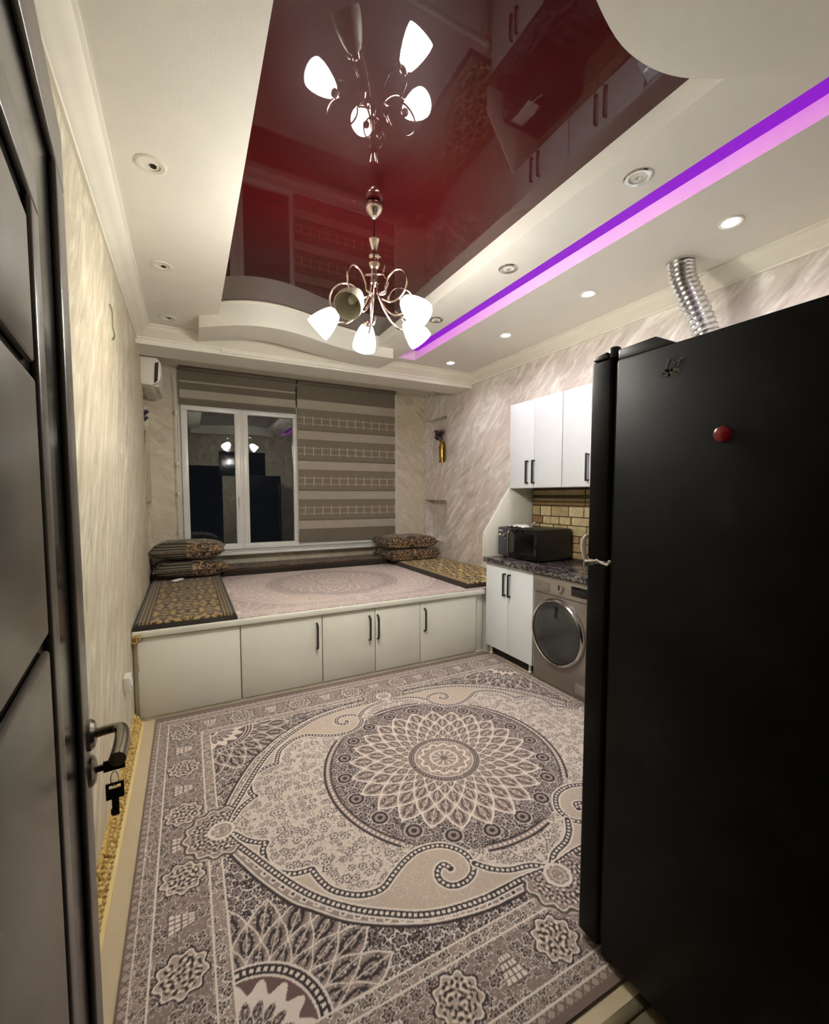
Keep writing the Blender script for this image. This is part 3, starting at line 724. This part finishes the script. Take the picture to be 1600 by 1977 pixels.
# ------------------------------------------------------------------ air conditioner in the far left corner
ac = thing('air_conditioner', (-0.26, 4.75, 2.35), label='white wall air conditioner under the beam in the left corner', category='air conditioner')
pf = [(XL, 2.35), (-0.245, 2.345), (-0.19, 2.38), (-0.172, 2.44), (-0.172, 2.54), (-0.20, 2.578), (XL, 2.58)]
MB().prism(pf, 4.42, 5.12, 'xz').build('body', 'white_plastic', ac, bevel=0.006)
MB().prism([(-0.228, 2.362), (-0.20, 2.385), (-0.188, 2.545), (-0.216, 2.535)], 4.416, 4.424, 'xz').build('end_slot', 'slot_dark', ac)
box('louvre', 'white_plastic', -0.25, -0.195, 4.50, 5.05, 2.352, 2.366, ac)

# vases in the wall niches
def vase(x, y, z, h, label, mats, seed, lean):
    r = thing('flower_vase', (x, y, z), label=label, category='vase')
    MB().lathe([(0.001, 0), (0.042, 0), (0.045, 0.01), (0.038, h*0.1), (0.043, h*0.45), (0.046, h*0.75), (0.036, h*0.88), (0.030, h*0.93), (0.038, h), (0.034, h), (0.026, h*0.93), (0.001, h*0.9)], (x, y, z), n=28).build('body', 'vase_gold', r)
    q = random.Random(seed)
    for i in range(10):
        a = i*0.9+q.random(); rr = 0.035+0.05*q.random(); top = Vector((x+lean[0]+math.cos(a)*rr*0.3, y+lean[1]+math.sin(a)*rr, z+h+0.03+0.10*q.random()))
        s_ = MB().tube(smoothcurve([(x, y, z+h*0.9), ((x+top.x)/2, (y+top.y)/2, z+h+0.02), top], 4), 0.003, 5).build('stem', 'leaf_dark', r)
        m = MB()
        for k in range(8):
            t_ = k*0.785; dv = Vector((math.cos(t_), math.sin(t_), 0.5+0.5*(k % 2))).normalized(); c = top+dv*0.016
            sd = dv.cross(Vector((0, 0, 1))).normalized()*0.020; up = Vector((0, 0, 0.004))
            m.add([c-dv*0.012, c+sd, c+dv*0.034+up, c-sd, c+up*2], [(0, 1, 4), (1, 2, 4), (2, 3, 4), (3, 0, 4)])
        m.lathe([(0.001, -0.012), (0.011, -0.005), (0.012, 0.004), (0.001, 0.012)], top, n=8)
        m.build('blossom', mats[i % len(mats)], s_)
vase(2.897, 4.79, 1.81, 0.27, 'slim gold vase with dark plum flowers in the upper right niche', ['flower_plum', 'flower_plum', 'flower_pink'], 3, (-0.015, 0.04))
vase(-0.375, 4.80, 1.81, 0.24, 'vase of dark and pink flowers in the left wall niche', ['flower_plum', 'flower_pink', 'flower_plum'], 9, (0.03, -0.06))

# ------------------------------------------------------------------ kitchen along the right wall
def cabinet(name, y0, y1, z0, z1, xf, xb, ndoor, label, handles, hmat='handle_black', drawers=0):
    r = thing(name, ((xf+xb)/2, (y0+y1)/2, z0), label=label, category='cabinet')
    box('body', 'white_laminate', xf+0.018, xb, y0, y1, z0, z1, r, smooth=False)
    if drawers:
        h = (z1-z0)/drawers
        for i in range(drawers):
            d = box('drawer', 'white_gloss', xf, xf+0.017, y0+0.002, y1-0.002, z0+i*h+0.002, z0+(i+1)*h-0.002, r, bevel=0.0015)
            bar_handle(d, hmat, (xf, (y0+y1)/2-0.09, z0+(i+0.7)*h), (xf, (y0+y1)/2+0.09, z0+(i+0.7)*h), (-0.026, 0, 0), 0.006)
        return r
    w = (y1-y0)/ndoor
    for i in range(ndoor):
        a = y1-(i+1)*w; d = box('door', 'white_gloss', xf, xf+0.017, a+0.0015, a+w-0.0015, z0+0.001, z1-0.001, r, bevel=0.0015)
        if handles:
            hy, h0, h1 = handles[i]
            m = MB(); m.box(xf-0.032, xf-0.022, hy-0.007, hy+0.007, h0, h1); m.box(xf-0.024, xf+0.001, hy-0.006, hy+0.006, h0, h0+0.012); m.box(xf-0.024, xf+0.001, hy-0.006, hy+0.006, h1-0.012, h1); m.build('handle', hmat, d, bevel=0.002)
    return r
XF, XU = 2.31, 2.56
cabinet('base_cabinet', 2.48, 3.065, 0.085, 0.818, XF, XR-0.004, 2, 'white base cabinet with two black handles beside the washing machine', [(2.802, 0.565, 0.755), (2.742, 0.565, 0.755)])
box('toe_kick', 'black_gap', XF+0.05, XF+0.07, 2.485, 3.06, 0.012, 0.084, bpy.data.objects['base_cabinet'])
for yy in (2.53, 3.02): MB().lathe([(0.016, 0), (0.016, 0.01), (0.011, 0.015), (0.011, 0.076)], (XF+0.032, yy, 0.009), n=12).build('foot', 'white_plastic', bpy.data.objects['base_cabinet'])
cabinet('drawer_unit', 1.29, 1.885, 0.085, 0.818, XF, XR-0.004, 1, 'white kitchen drawer unit beyond the washing machine behind the fridge', None, drawers=3)
cabinet('base_cabinet', 0.66, 1.285, 0.085, 0.818, XF, XR-0.004, 2, 'white base cabinet in the corner behind the fridge', [(1.0, 0.56, 0.75), (0.945, 0.56, 0.75)])
for nm in ('drawer_unit', 'base_cabinet.001'):
    o = bpy.data.objects[nm]; y0, y1 = (1.29, 1.885) if nm[0] == 'd' else (0.66, 1.285)
    box('toe_kick', 'black_gap', XF+0.05, XF+0.07, y0, y1, 0.0, 0.084, o)
box('worktop', 'black_marble', 2.28, XR-0.002, 0.65, 3.07, 0.82, 0.86, bevel=0.004, label='dark marbled kitchen worktop over the washing machine and cabinets', category='worktop')
cabinet('wall_cabinet', 2.46, 3.07, 1.46, 2.192, XU, XR-0.003, 2, 'white wall cabinet with a pair of handles next to the plaster wall', [(2.832, 1.495, 1.69), (2.756, 1.495, 1.69)])
cabinet('wall_cabinet', 1.86, 2.455, 1.46, 2.192, XU, XR-0.003, 2, 'white wall cabinet partly hidden by the fridge', [(2.205, 1.5, 1.70), (2.13, 1.5, 1.70)])
cabinet('wall_cabinet', 1.22, 1.855, 1.72, 2.192, XU, XR-0.003, 2, 'short white wall cabinet over the range hood below the duct', [(1.58, 1.75, 1.93), (1.5, 1.75, 1.93)])
cabinet('wall_cabinet', 0.62, 1.215, 1.46, 2.192, XU, XR-0.003, 2, 'white wall cabinet in the corner behind the fridge', [(0.96, 1.5, 1.7), (0.88, 1.5, 1.7)])
hd = thing('range_hood', (2.68, 1.54, 1.60), label='slim white range hood under the short wall cabinet', category='hood')
MB().prism([(2.46, 1.60), (2.84, 1.60), (2.84, 1.715), (2.58, 1.715), (2.46, 1.64)], 1.24, 1.84, 'xz').build('canopy', 'white_gloss', hd, bevel=0.004)
box('filter', 'aluminium', 2.52, 2.80, 1.30, 1.78, 1.594, 1.601, hd)
# end panel with the slanted edge
MB().prism([(2.285, 0.862), (XR-0.002, 0.862), (XR-0.002, 1.459), (2.562, 1.459), (2.285, 1.066)], 3.072, 3.088, 'xz').build('end_panel', 'white_laminate', bevel=0.002, label='white slanted end panel standing on the worktop by the wall', category='panel')
# splashback of stone pieces
sb = box('splashback', 'grout_brown', XR-0.012, XR-0.001, 0.66, 3.07, 0.862, 1.458, smooth=False, label='brown stone splashback between the worktop and wall cabinets', category='splashback')
q = random.Random(4); z = 0.872
rows = [0.055, 0.075, 0.06, 0.085, 0.07, 0.09]
sm_cache = {}
def stone(y, z, w, h, mat, dp):
    key = (round(w, 2), round(h, 3), mat, dp); w2, h2 = key[0], key[1]
    if key not in sm_cache:
        o = MB().box(-dp, 0, -w2/2, w2/2, 0, h2).build('stone', mat, sb, bevel=0.004, seg=1, local=True); sm_cache[key] = o.data
    else:
        o = bpy.data.objects.new('stone', sm_cache[key]); COL.objects.link(o); o.parent = sb
    o.location = Vector((XR-0.0115, y, z))-Vector(sb.location)
for h in rows:
    y = 3.062
    while y > 1.95:
        w = q.choice([0.10, 0.13, 0.16, 0.20, 0.24]); w = min(w, y-1.90)
        stone(y-w/2, z, w-0.008, h-0.006, q.choice(['stone_cream', 'stone_cream', 'stone_tan', 'stone_brown']), q.choice([0.008, 0.011, 0.014])); y -= w
    while y > 0.72:
        w = q.choice([0.16, 0.22, 0.28]); w = min(w, y-0.66)
        stone(y-w/2, z, w-0.008, h-0.006, q.choice(['stone_cream', 'stone_tan', 'stone_brown']), 0.011); y -= w
    z += h
for zz in (1.312, 1.345, 1.40):   # long dressed courses at the top
    hh = 0.045 if zz > 1.39 else 0.028
    y = 3.06
    while y > 0.75:
        w = 0.6; stone(y-w/2+0.0, zz, min(w, y-0.67)-0.008, hh, 'stone_tan' if zz > 1.33 else 'stone_brown', 0.011); y -= w

# microwave
mw = thing('microwave_oven', (2.60, 2.80, 0.86), label='black microwave oven on the worktop under the wall cabinet', category='microwave')
MB().box(2.435, 2.80, 2.565, 3.045, 0.872, 1.122).build('body', 'black_plastic', mw, bevel=0.006)
dr = MB().box(2.418, 2.436, 2.567, 2.895, 0.876, 1.118).build('door', 'black_gloss', mw, bevel=0.004)
MB().box(2.415, 2.4185, 2.60, 2.82, 0.91, 1.085).build('door_glass', 'screen_black', dr)
MB().tube(smoothcurve([(2.42, 2.872, 0.893), (2.392, 2.872, 0.905), (2.388, 2.872, 1.0), (2.392, 2.872, 1.09), (2.42, 2.872, 1.102)], 5), 0.006, 8).build('handle', 'nickel', dr)
cp = MB().box(2.42, 2.436, 2.90, 3.043, 0.876, 1.118).build('control_panel', 'panel_blue_black', mw, bevel=0.003)
for yy, zz, rr in ((2.96, 1.055, 0.016), (2.925, 1.07, 0.010), (2.93, 1.03, 0.010)): MB().lathe([(rr, 0), (rr, 0.010), (rr*.8, 0.014)], (2.421, yy, zz), (-1, 0, 0), 16).build('knob', 'nickel', cp)
for z0, z1, y0, y1 in ((1.088, 1.096, 2.985, 3.03), (1.05, 1.064, 3.005, 3.03)): MB().box(2.4185, 2.4205, y0, y1, z0, z1).build('print', 'cord_white', cp)
for xx in (2.47, 2.77):
    for yy in (2.60, 3.01): MB().lathe([(0.012, 0), (0.012, 0.013)], (xx, yy, 0.860), n=10).build('foot', 'black_plastic', mw)
pc = thing('paper_bag', (2.56, 2.93, 1.122), label='crumpled white paper and strap on top of the microwave', category='paper')
m = MB(); vs = []; q = random.Random(8)
for j in range(7):
    for i in range(11): vs.append((2.46+0.02*j, 2.78+0.022*i, 1.124+0.022*q.random()*math.sin(math.pi*i/10)+0.006))
m.add(vs, [(j*11+i, j*11+i+1, j*11+i+12, j*11+i+11) for j in range(6) for i in range(10)])
o = m.build('sheet', 'cord_white', pc); md_ = o.modifiers.new('thickness', 'SOLIDIFY'); md_.thickness = 0.003
MB().tube(smoothcurve([(2.50, 2.80, 1.135), (2.50, 2.74, 1.135), (2.49, 2.70, 1.155), (2.485, 2.66, 1.18)], 5), 0.005, 6).build('strap', 'cord_white', pc)

# washing machine
wm = thing('washing_machine', (2.59, 2.19, 0.0), label='grey front loading washing machine under the worktop', category='washing machine')
WY0, WY1 = 1.897, 2.472; wx = 2.315
box('body', 'washer_grey', wx, XR-0.02, WY0, WY1, 0.012, 0.815, wm, bevel=0.01)
pn = box('control_panel', 'washer_panel', wx-0.012, wx+0.004, WY0+0.003, WY1-0.003, 0.685, 0.812, wm, bevel=0.004)
box('drawer', 'washer_grey', wx-0.016, wx-0.010, 2.30, 2.46, 0.695, 0.765, pn, bevel=0.003)
box('drawer_grip', 'chrome', wx-0.019, wx-0.015, 2.315, 2.445, 0.722, 0.730, pn, bevel=0.001)
box('display', 'screen_black', wx-0.0155, wx-0.011, 1.93, 2.10, 0.715, 0.78, pn, bevel=0.001)
kb = MB().lathe([(0.030, 0), (0.030, 0.012), (0.026, 0.020), (0.001, 0.020)], (wx-0.012, 2.195, 0.745), (-1, 0, 0), 24).build('knob', 'washer_panel', pn)
box('pointer', 'screen_black', wx-0.035, wx-0.031, 2.19, 2.20, 0.735, 0.77, kb)
dc = (wx-0.001, 2.225, 0.42)
MB().lathe([(0.245, 0), (0.245, 0.014), (0.238, 0.028), (0.228, 0.034), (0.222, 0.030), (0.222, 0.008)], dc, (-1, 0, 0), 64, caps=False).build('door_ring', 'chrome', wm)
MB().lathe([(0.223, 0.022), (0.215, 0.030), (0.17, 0.040), (0.10, 0.045), (0.001, 0.046)], dc, (-1, 0, 0), 64, caps=False).build('door_glass', 'washer_glass', wm)
box('door_grip', 'black_gloss', wx-0.045, wx-0.036, 2.195, 2.225, 0.525, 0.615, wm, bevel=0.004)
fl = box('service_flap', 'washer_panel', wx-0.004, wx+0.002, 1.92, 2.06, 0.045, 0.12, wm, bevel=0.002)

# white cord hanging by the worktop and into the fridge door gap
# fridge
fr = thing('refrigerator', (1.40, 0.54, 0.009), label='tall black refrigerator standing with its side to the room', category='refrigerator')
FX0, FX1 = 1.06, 1.76
box('body', 'black_fridge', FX0, FX1, 0.165, 0.826, 0.035, 1.771, fr, bevel=0.006)
for xx in (FX0+0.06, FX1-0.06):
    for yy in (0.23, 0.76): MB().lathe([(0.02, 0), (0.02, 0.03)], (xx, yy, 0.009), n=12).build('foot', 'black_plastic', fr)
box('kick_panel', 'black_gap', FX0+0.01, FX1-0.01, 0.80, 0.83, 0.012, 0.06, fr)
box('door_gasket', 'black_gap', FX0+0.012, FX1-0.012, 0.826, 0.839, 0.05, 1.765, fr)
for z0, z1 in ((0.03, 1.196), (1.207, 1.785)):
    d = box('door', 'black_fridge', FX0, FX1, 0.839, 0.912, z0, z1, fr, bevel=0.010, seg=3)
    MB().tube(smoothcurve([(FX1-0.05, 0.91, z0+(0.66 if z0 < .5 else 0.06)), (FX1-0.05, 0.945, z0+(0.67 if z0 < .5 else 0.075)), (FX1-0.05, 0.945, z0+(1.05 if z0 < .5 else 0.42)), (FX1-0.05, 0.91, z0+(1.065 if z0 < .5 else 0.435))], 5), 0.011, 8).build('handle', 'nickel', d)
mb = MB(); mb.prism([(0.905, 1.785), (0.905, 1.797), (0.86, 1.803), (0.855, 1.785)], FX0, FX1, 'yz'); mb.build('door_cap', 'black_plastic', fr, bevel=0.003)
MB().lathe([(0.017, 0), (0.017, 0.024), (0.013, 0.03), (0.001, 0.031)], (FX0+0.02, 0.848, 1.784), n=16).build('hinge_pin', 'black_plastic', fr)
MB().prism([(0.826, 1.771), (0.826, 1.80), (0.72, 1.803), (0.665, 1.771)], FX0+0.004, FX0+0.11, 'yz').build('hinge_cover', 'black_plastic', fr, bevel=0.004)
# peeled label scraps
m = MB(); q = random.Random(3)
for i in range(14):
    y = 0.645+0.05*q.random(); z = 1.694+0.014*q.random(); w, h = 0.006+0.012*q.random(), 0.003+0.006*q.random()
    m.box(FX0-0.0012, FX0-0.0002, y-w/2, y+w/2, z-h/2, z+h/2)
for (ya, za, yb, zb) in ((0.675, 1.705, 0.665, 1.727), (0.668, 1.712, 0.655, 1.724), (0.655, 1.712, 0.648, 1.725), (0.64, 1.726, 0.655, 1.722), (0.683, 1.713, 0.676, 1.735)):
    m.tube([(FX0-0.0008, ya, za), (FX0-0.0008, (ya+yb)/2, (za+zb)/2+0.003), (FX0-0.0008, yb, zb)], 0.0013, 5)
m.build('label_residue', 'sticker_grey', fr)
mg = MB().lathe([(0.001, 0), (0.0175, 0), (0.0185, 0.004), (0.017, 0.010), (0.011, 0.014), (0.001, 0.0145)], (FX0+0.0002, 0.547, 1.535), (-1, 0, 0), 24).build('fridge_magnet', 'red_magnet', label='round red magnet stuck on the black fridge side', category='magnet')
cd = thing('white_cord', (1.06, 0.90, 1.19), label='white twisted cord caught in the gap between the fridge doors', category='cord')
MB().tube(smoothcurve([(1.057, 0.828, 1.214), (1.055, 0.834, 1.202), (1.054, 0.85, 1.203), (1.054, 0.868, 1.209), (1.053, 0.885, 1.206), (1.053, 0.905, 1.203), (1.056, 0.915, 1.205)], 5), [0.0035+0.0012*math.sin(i*1.3) for i in range(31)], 7).build('strand', 'cord_white', cd)
MB().tube(smoothcurve([(1.056, 0.914, 1.205), (1.058, 0.921, 1.225), (1.06, 0.926, 1.25), (1.062, 0.924, 1.268), (1.068, 0.918, 1.28)], 5), [0.004+0.0045*math.sin(i/20*3.14) for i in range(21)], 7).build('knot', 'cord_white', cd)
MB().tube(smoothcurve([(1.056, 0.914, 1.205), (1.057, 0.918, 1.19), (1.062, 0.917, 1.17)], 5), 0.003, 6).build('tail', 'cord_white', cd)

# flexible duct from the hood to the ceiling
du = thing('flexible_duct', (2.55, 1.5, 2.19), label='ribbed aluminium flexible duct rising to the ceiling behind the fridge', category='duct')
ctr = smoothcurve([(2.66, 1.45, 2.19), (2.62, 1.47, 2.32), (2.565, 1.51, 2.48), (2.525, 1.55, 2.62), (2.52, 1.565, 2.722)], 22)
MB().tube(ctr, [0.064+0.006*math.cos(i*math.pi/2.0) for i in range(len(ctr))], 24).build('hose', 'aluminium', du)
MB().lathe([(0.068, 0), (0.076, 0.0), (0.076, 0.012), (0.068, 0.014)], (2.52, 1.565, 2.707), n=28, caps=False).build('collar', 'aluminium', du)

# television on the entry wall (seen in the window reflection)
tv = thing('television', (1.1, 0.12, 1.72), label='black flat television on the entry wall mirrored in the window', category='television')
box('casing', 'black_plastic', 0.62, 1.57, YF-0.002, YF+0.045, 1.82, 2.34, tv, bevel=0.006)
box('screen', 'screen_black', 0.635, 1.555, YF+0.045, YF+0.048, 1.838, 2.325, tv)

# ------------------------------------------------------------------ entry door, opened inward
ang = math.atan2(0.99548, -0.09492); LW = 0.90
Pf = Vector((-0.187, 1.010, 0)); dv = Vector((-0.09492, 0.99548, 0)); hinge = Pf-dv*(LW+0.04)
dr = thing('door_1', (hinge.x, hinge.y, 0.012), ang, kind='structure')
TOP = 2.0
def lb(name, mat, s0, s1, d0, d1, z0, z1, parent=dr, bevel=0.0, **kw): return MB().box(s0, s1, -d1, -d0, z0, z1).build(name, mat, parent, bevel, local=True, **kw)
lb('core', 'door_black', 0, LW, -0.040, 0.0, 0, TOP)
m = MB(); m.box(0, LW, -0.010, 0, TOP-0.10, TOP); m.box(0, LW, -0.010, 0, 0, 0.10); m.box(LW-0.105, LW, -0.010, 0, 0.10, TOP-0.10); m.box(0, 0.105, -0.010, 0, 0.10, TOP-0.10); m.build('border_frame', 'door_grey', dr, bevel=0.006, seg=3, local=True)
s0, s1, z0, z1 = 0.14, LW-0.285, 0.24, TOP-0.23
m = MB(); w = 0.05
m.box(s0, s1, -0.008, 0, z0, z0+w); m.box(s0, s1, -0.008, 0, z1-w, z1); m.box(s0, s0+w, -0.008, 0, z0+w, z1-w); m.box(s1-w, s1, -0.008, 0, z0+w, z1-w); m.build('inner_frame', 'door_grey', dr, bevel=0.005, seg=3, local=True)
g = 0.03; zs = [z0+w+g, 0.62, 1.225, 1.52, z1-w-g]
for i in range(len(zs)-1):
    lb('panel', 'door_grey', s0+w+g, s1-w-g, 0.0, 0.008, zs[i]+0.008, zs[i+1]-0.008, bevel=0.004)
hs = LW-0.042; hz = 0.962
hn = MB().lathe([(0.027, 0), (0.027, 0.005), (0.022, 0.011), (0.014, 0.013)], (hs, -0.010, hz), (0, -1, 0), 28).build('handle_rose', 'nickel', dr, local=True)
neck = [(hs, -0.018, hz), (hs, -0.034, hz+0.002), (hs-0.002, -0.050, hz+0.003), (hs-0.010, -0.059, hz+0.003), (hs-0.030, -0.062, hz+0.001), (hs-0.07, -0.060, hz-0.002), (hs-0.105, -0.056, hz-0.004)]
cv = smoothcurve(neck, 5); MB().tube(cv, [0.0085+0.004*min(1, max(0, (i-10)/12)) for i in range(len(cv))], 12).build('lever', 'nickel', hn, local=True)
lk = MB().lathe([(0.027, 0), (0.027, 0.005), (0.021, 0.010), (0.008, 0.012)], (hs, -0.010, hz-0.066), (0, -1, 0), 28).build('lock_rose', 'nickel', dr, local=True)
# keys
def w3(s_, d_, z_): return hinge+dv*s_+Vector((0.99548, 0.09492, 0))*d_+Vector((0, 0, z_+0.012))
def key(base, label, hang):
    r = thing('door_key', base, ang, label=label, category='key', group='keys on the entry door lock')
    m = MB()
    if hang:
        m.box(-0.0015, 0.0015, -0.014, 0.014, -0.026, -0.007); m.box(-0.0015, 0.0015, -0.014, -0.009, -0.007, 0.0); m.box(-0.0015, 0.0015, 0.009, 0.014, -0.007, 0.0); m.box(-0.0015, 0.0015, -0.014, 0.014, 0.0, 0.004)
        m.build('bow', 'key_dark', r, local=True)
        m = MB(); m.box(-0.0012, 0.0012, -0.0055, 0.0055, -0.058, -0.026); m.box(-0.0012, 0.0012, 0.0055, 0.0075, -0.056, -0.045); m.build('blade', 'key_dark', r, local=True)
        MB().tube([(0, 0.006*math.sin(t_), 0.011+0.014*math.cos(t_)) for t_ in np.linspace(0, 6.28, 20)[:-1]], 0.0008, 5, True).build('ring', 'chrome', r, local=True)
    else:
        m.box(-0.0016, 0.0016, -0.038, -0.014, -0.010, 0.010); m.box(-0.0016, 0.0016, -0.043, -0.038, -0.010, -0.004); m.box(-0.0016, 0.0016, -0.043, -0.038, 0.004, 0.010); m.box(-0.0016, 0.0016, -0.047, -0.043, -0.010, 0.010)
        m.build('bow', 'key_dark', r, local=True)
        MB().box(-0.0025, 0.0025, -0.016, 0.004, -0.005, 0.005).build('blade', 'key_dark', r, local=True)
key(w3(hs, 0.016, hz-0.066), 'dark key sitting in the entry door lock', False)
key(w3(hs, 0.046, hz-0.104), 'dark key dangling from a ring below the lock', True)

# outlet + cable on the left wall
ot = thing('wall_socket', (XL, 2.70, 0.375), label='white wall socket box low on the left wall', category='socket')
box('box', 'white_plastic', XL, XL+0.030, 2.655, 2.745, 0.365, 0.445, ot, bevel=0.004)
MB().lathe([(0.028, 0), (0.028, 0.004), (0.022, 0.004), (0.020, 0.001)], (XL+0.030, 2.70, 0.405), (1, 0, 0), 20).build('socket_ring', 'white_gloss', ot)
MB().tube(smoothcurve([(XL+0.004, 2.72, 2.365), (XL+0.012, 2.73, 2.33), (XL+0.012, 2.735, 2.26), (XL+0.014, 2.76, 2.225), (XL+0.004, 2.79, 2.21)], 6), 0.004, 6).build('wall_wire', 'trim_metal', label='short bent wire sticking out high on the left wall', category='wire')

# ------------------------------------------------------------------ lights
def downlight(x, y, lit, label, group):
    r = thing('recessed_downlight', (x, y, ZC), label=label, category='downlight', group=group)
    MB().lathe([(0.034, 0.004), (0.036, -0.004), (0.050, -0.006), (0.056, -0.003), (0.057, 0.001)], (x, y, ZC), n=32, caps=False).build('rim', 'chrome' if not lit and x > 1 else 'white_plastic', r)
    if lit:
        MB().lathe([(0.001, -0.010), (0.018, -0.009), (0.030, -0.004), (0.034, 0.002)], (x, y, ZC), n=24, caps=False).build('lens', 'lamp_glow', r)
        L = bpy.data.lights.new('downlight_beam', 'SPOT'); L.energy = SPOT_W; L.color = SPOT_COL; L.spot_size = math.radians(150); L.spot_blend = 0.8; L.shadow_soft_size = 0.03
        o = bpy.data.objects.new('downlight_beam', L); COL.objects.link(o); o.parent = r; o.location = (0, 0, -0.02)
    else:
        MB().lathe([(0.001, 0.001), (0.034, 0.003)], (x, y, ZC), n=24, caps=False).build('recess', 'crystal', r)
        MB().lathe([(0.001, -0.006), (0.012, -0.004), (0.014, 0.002)], (x+0.008, y+0.006, ZC), n=14, caps=False).build('bulb', 'handle_dark' if x < 1 else 'crystal', r)
for y, lb_ in ((1.235, 'lit downlight next to the ribbed aluminium duct'), (2.08, 'lit downlight over the wall cabinet partly hidden by the fridge'), (2.915, 'lit downlight over the end of the wall cabinets by the plaster wall'), (3.765, 'lit downlight in the ceiling corner closest to the window beam')): downlight(2.372, y, True, lb_, 'lit downlights beside the purple strip')
for y, lb_ in ((1.25, 'unlit chrome downlight next to the rounded white ceiling lobe'), (2.075, 'middle unlit chrome downlight between red ceiling and purple strip'), (2.91, 'unlit chrome downlight beside the right-hand chandelier shades')): downlight(1.70, y, False, lb_, 'unlit downlights beside the red ceiling')
for y, lb_ in ((2.105, 'unlit white downlight by the left wall farthest from the window'), (2.97, 'middle unlit white downlight in the ceiling along the left wall'), (3.80, 'unlit white downlight between the left cornice and wavy ceiling box')): downlight(-0.092, y, False, lb_, 'unlit downlights along the left wall')
ld = box('led_strip', 'led_purple', 1.842, 1.850, 0.30, 3.80, 2.755, 2.795, label='purple led strip glowing inside the ceiling slot', category='led strip')
box('slot_top_glow', 'slot_top_glow', 1.90, 2.0155, 0.30, 3.80, 2.793, 2.80, ld)  # added glowing sheet, keeps the slot top saturated purple
box('led_backing', 'white_plastic', 1.836, 1.842, 0.30, 3.80, 2.75, 2.80, ld)

# chandelier
CX, CY = 0.84, 2.036
cl = thing('chandelier', (CX, CY, 2.08), label='silver five-arm chandelier with white glass shades under the red ceiling', category='chandelier')
O = lambda z: (CX, CY, z)
MB().lathe([(0.001, 2.732), (0.006, 2.734), (0.018, 2.748), (0.034, 2.765), (0.043, 2.782), (0.043, 2.795), (0.036, 2.806), (0.030, 2.811)], (CX, CY, 0), n=28).build('canopy', 'chandelier_metal', cl)
MB().tube([O(2.74), (CX+0.002, CY, 2.69), O(2.63)], 0.0025, 6).build('cable', 'handle_dark', cl)
MB().lathe([(0.004, 2.64), (0.027, 2.637), (0.025, 2.63), (0.014, 2.59), (0.014, 2.58)], (CX, CY, 0), n=24).build('cup', 'chandelier_metal', cl)
MB().lathe([(0.012, 2.585), (0.024, 2.575), (0.026, 2.56), (0.018, 2.548), (0.022, 2.54), (0.027, 2.525), (0.022, 2.508), (0.012, 2.50), (0.012, 2.44), (0.02, 2.43), (0.012, 2.42)], (CX, CY, 0), n=24).build('column', 'chandelier_metal', cl)
MB().tube([(CX+0.046*math.cos(t_), CY+0.046*math.sin(t_), 2.475+0.02*math.cos(t_-1)) for t_ in np.linspace(0, 6.283, 30)[:-1]], 0.0035, 6, True).build('ring', 'chandelier_metal', cl)
MB().tube(smoothcurve([(CX+0.02, CY-0.01, 2.57), (CX+0.045, CY-0.02, 2.53), (CX+0.04, CY-0.02, 2.48), (CX+0.06, CY-0.03, 2.44), (CX+0.045, CY-0.02, 2.40), (CX+0.01, CY-0.005, 2.385)], 6), 0.0035, 6).build('curl', 'chandelier_metal', cl)
view = math.atan2(CY, CX)
lobj = None
for i, dg in enumerate((0, 72, 144, -144, -72)):
    az = view-math.radians(dg-12); d = Vector((math.cos(az), math.sin(az), 0))
    R3 = lambda r_, z_, s_=0.0: Vector((CX, CY, z_))+d*r_+d.cross(Vector((0, 0, 1)))*s_
    MB().tube(smoothcurve([R3(0.010, 2.50), R3(0.013, 2.44), R3(0.030, 2.37), R3(0.075, 2.295), R3(0.13, 2.250), R3(0.18, 2.248), R3(0.205, 2.275), R3(0.195, 2.305), R3(0.178, 2.31)], 6), 0.0052, 8).build('arm', 'chandelier_metal', cl)
    lp = [R3(0.02, 2.38), R3(0.04, 2.37)]+[R3(0.15-0.075*math.cos(t_-0.6), 2.372+0.072*math.sin(t_-0.6), 0.03*math.sin(t_/3)) for t_ in np.linspace(0.5, 6.0, 24)]
    MB().tube(smoothcurve(lp, 2), 0.0045, 6).build('scroll', 'chandelier_metal', cl)
    ax = Vector((d.x*0.73, d.y*0.73, -0.683)); base = R3(0.178, 2.312)
    sk = MB().lathe([(0.004, -0.008), (0.017, -0.004), (0.019, 0.012), (0.019, 0.022)], base, ax, 16).build('socket', 'chandelier_metal', cl)
    lit = i != 3
    pr = [(0.019, 0.016), (0.032, 0.024), (0.044, 0.050), (0.055, 0.085), (0.062, 0.120), (0.062, 0.145), (0.059, 0.145), (0.059, 0.120), (0.052, 0.085), (0.041, 0.052), (0.030, 0.028)]
    MB().lathe(pr, base, ax, 28, caps=False).build('lamp_shade', 'shade_lit' if lit else 'shade_off', cl)
    if lit:
        L = bpy.data.lights.new('bulb_light', 'POINT'); L.energy = BULB_W; L.color = SHADE_COL; L.shadow_soft_size = 0.022
        o = bpy.data.objects.new('bulb_light', L); COL.objects.link(o); o.parent = cl; o.location = base+ax*0.105-Vector(cl.location)
    if not lit: MB().lathe([(0.012, 0.02), (0.016, 0.05), (0.02, 0.08), (0.012, 0.10), (0.001, 0.104)], base, ax, 14).build('bulb', 'shade_off', cl)
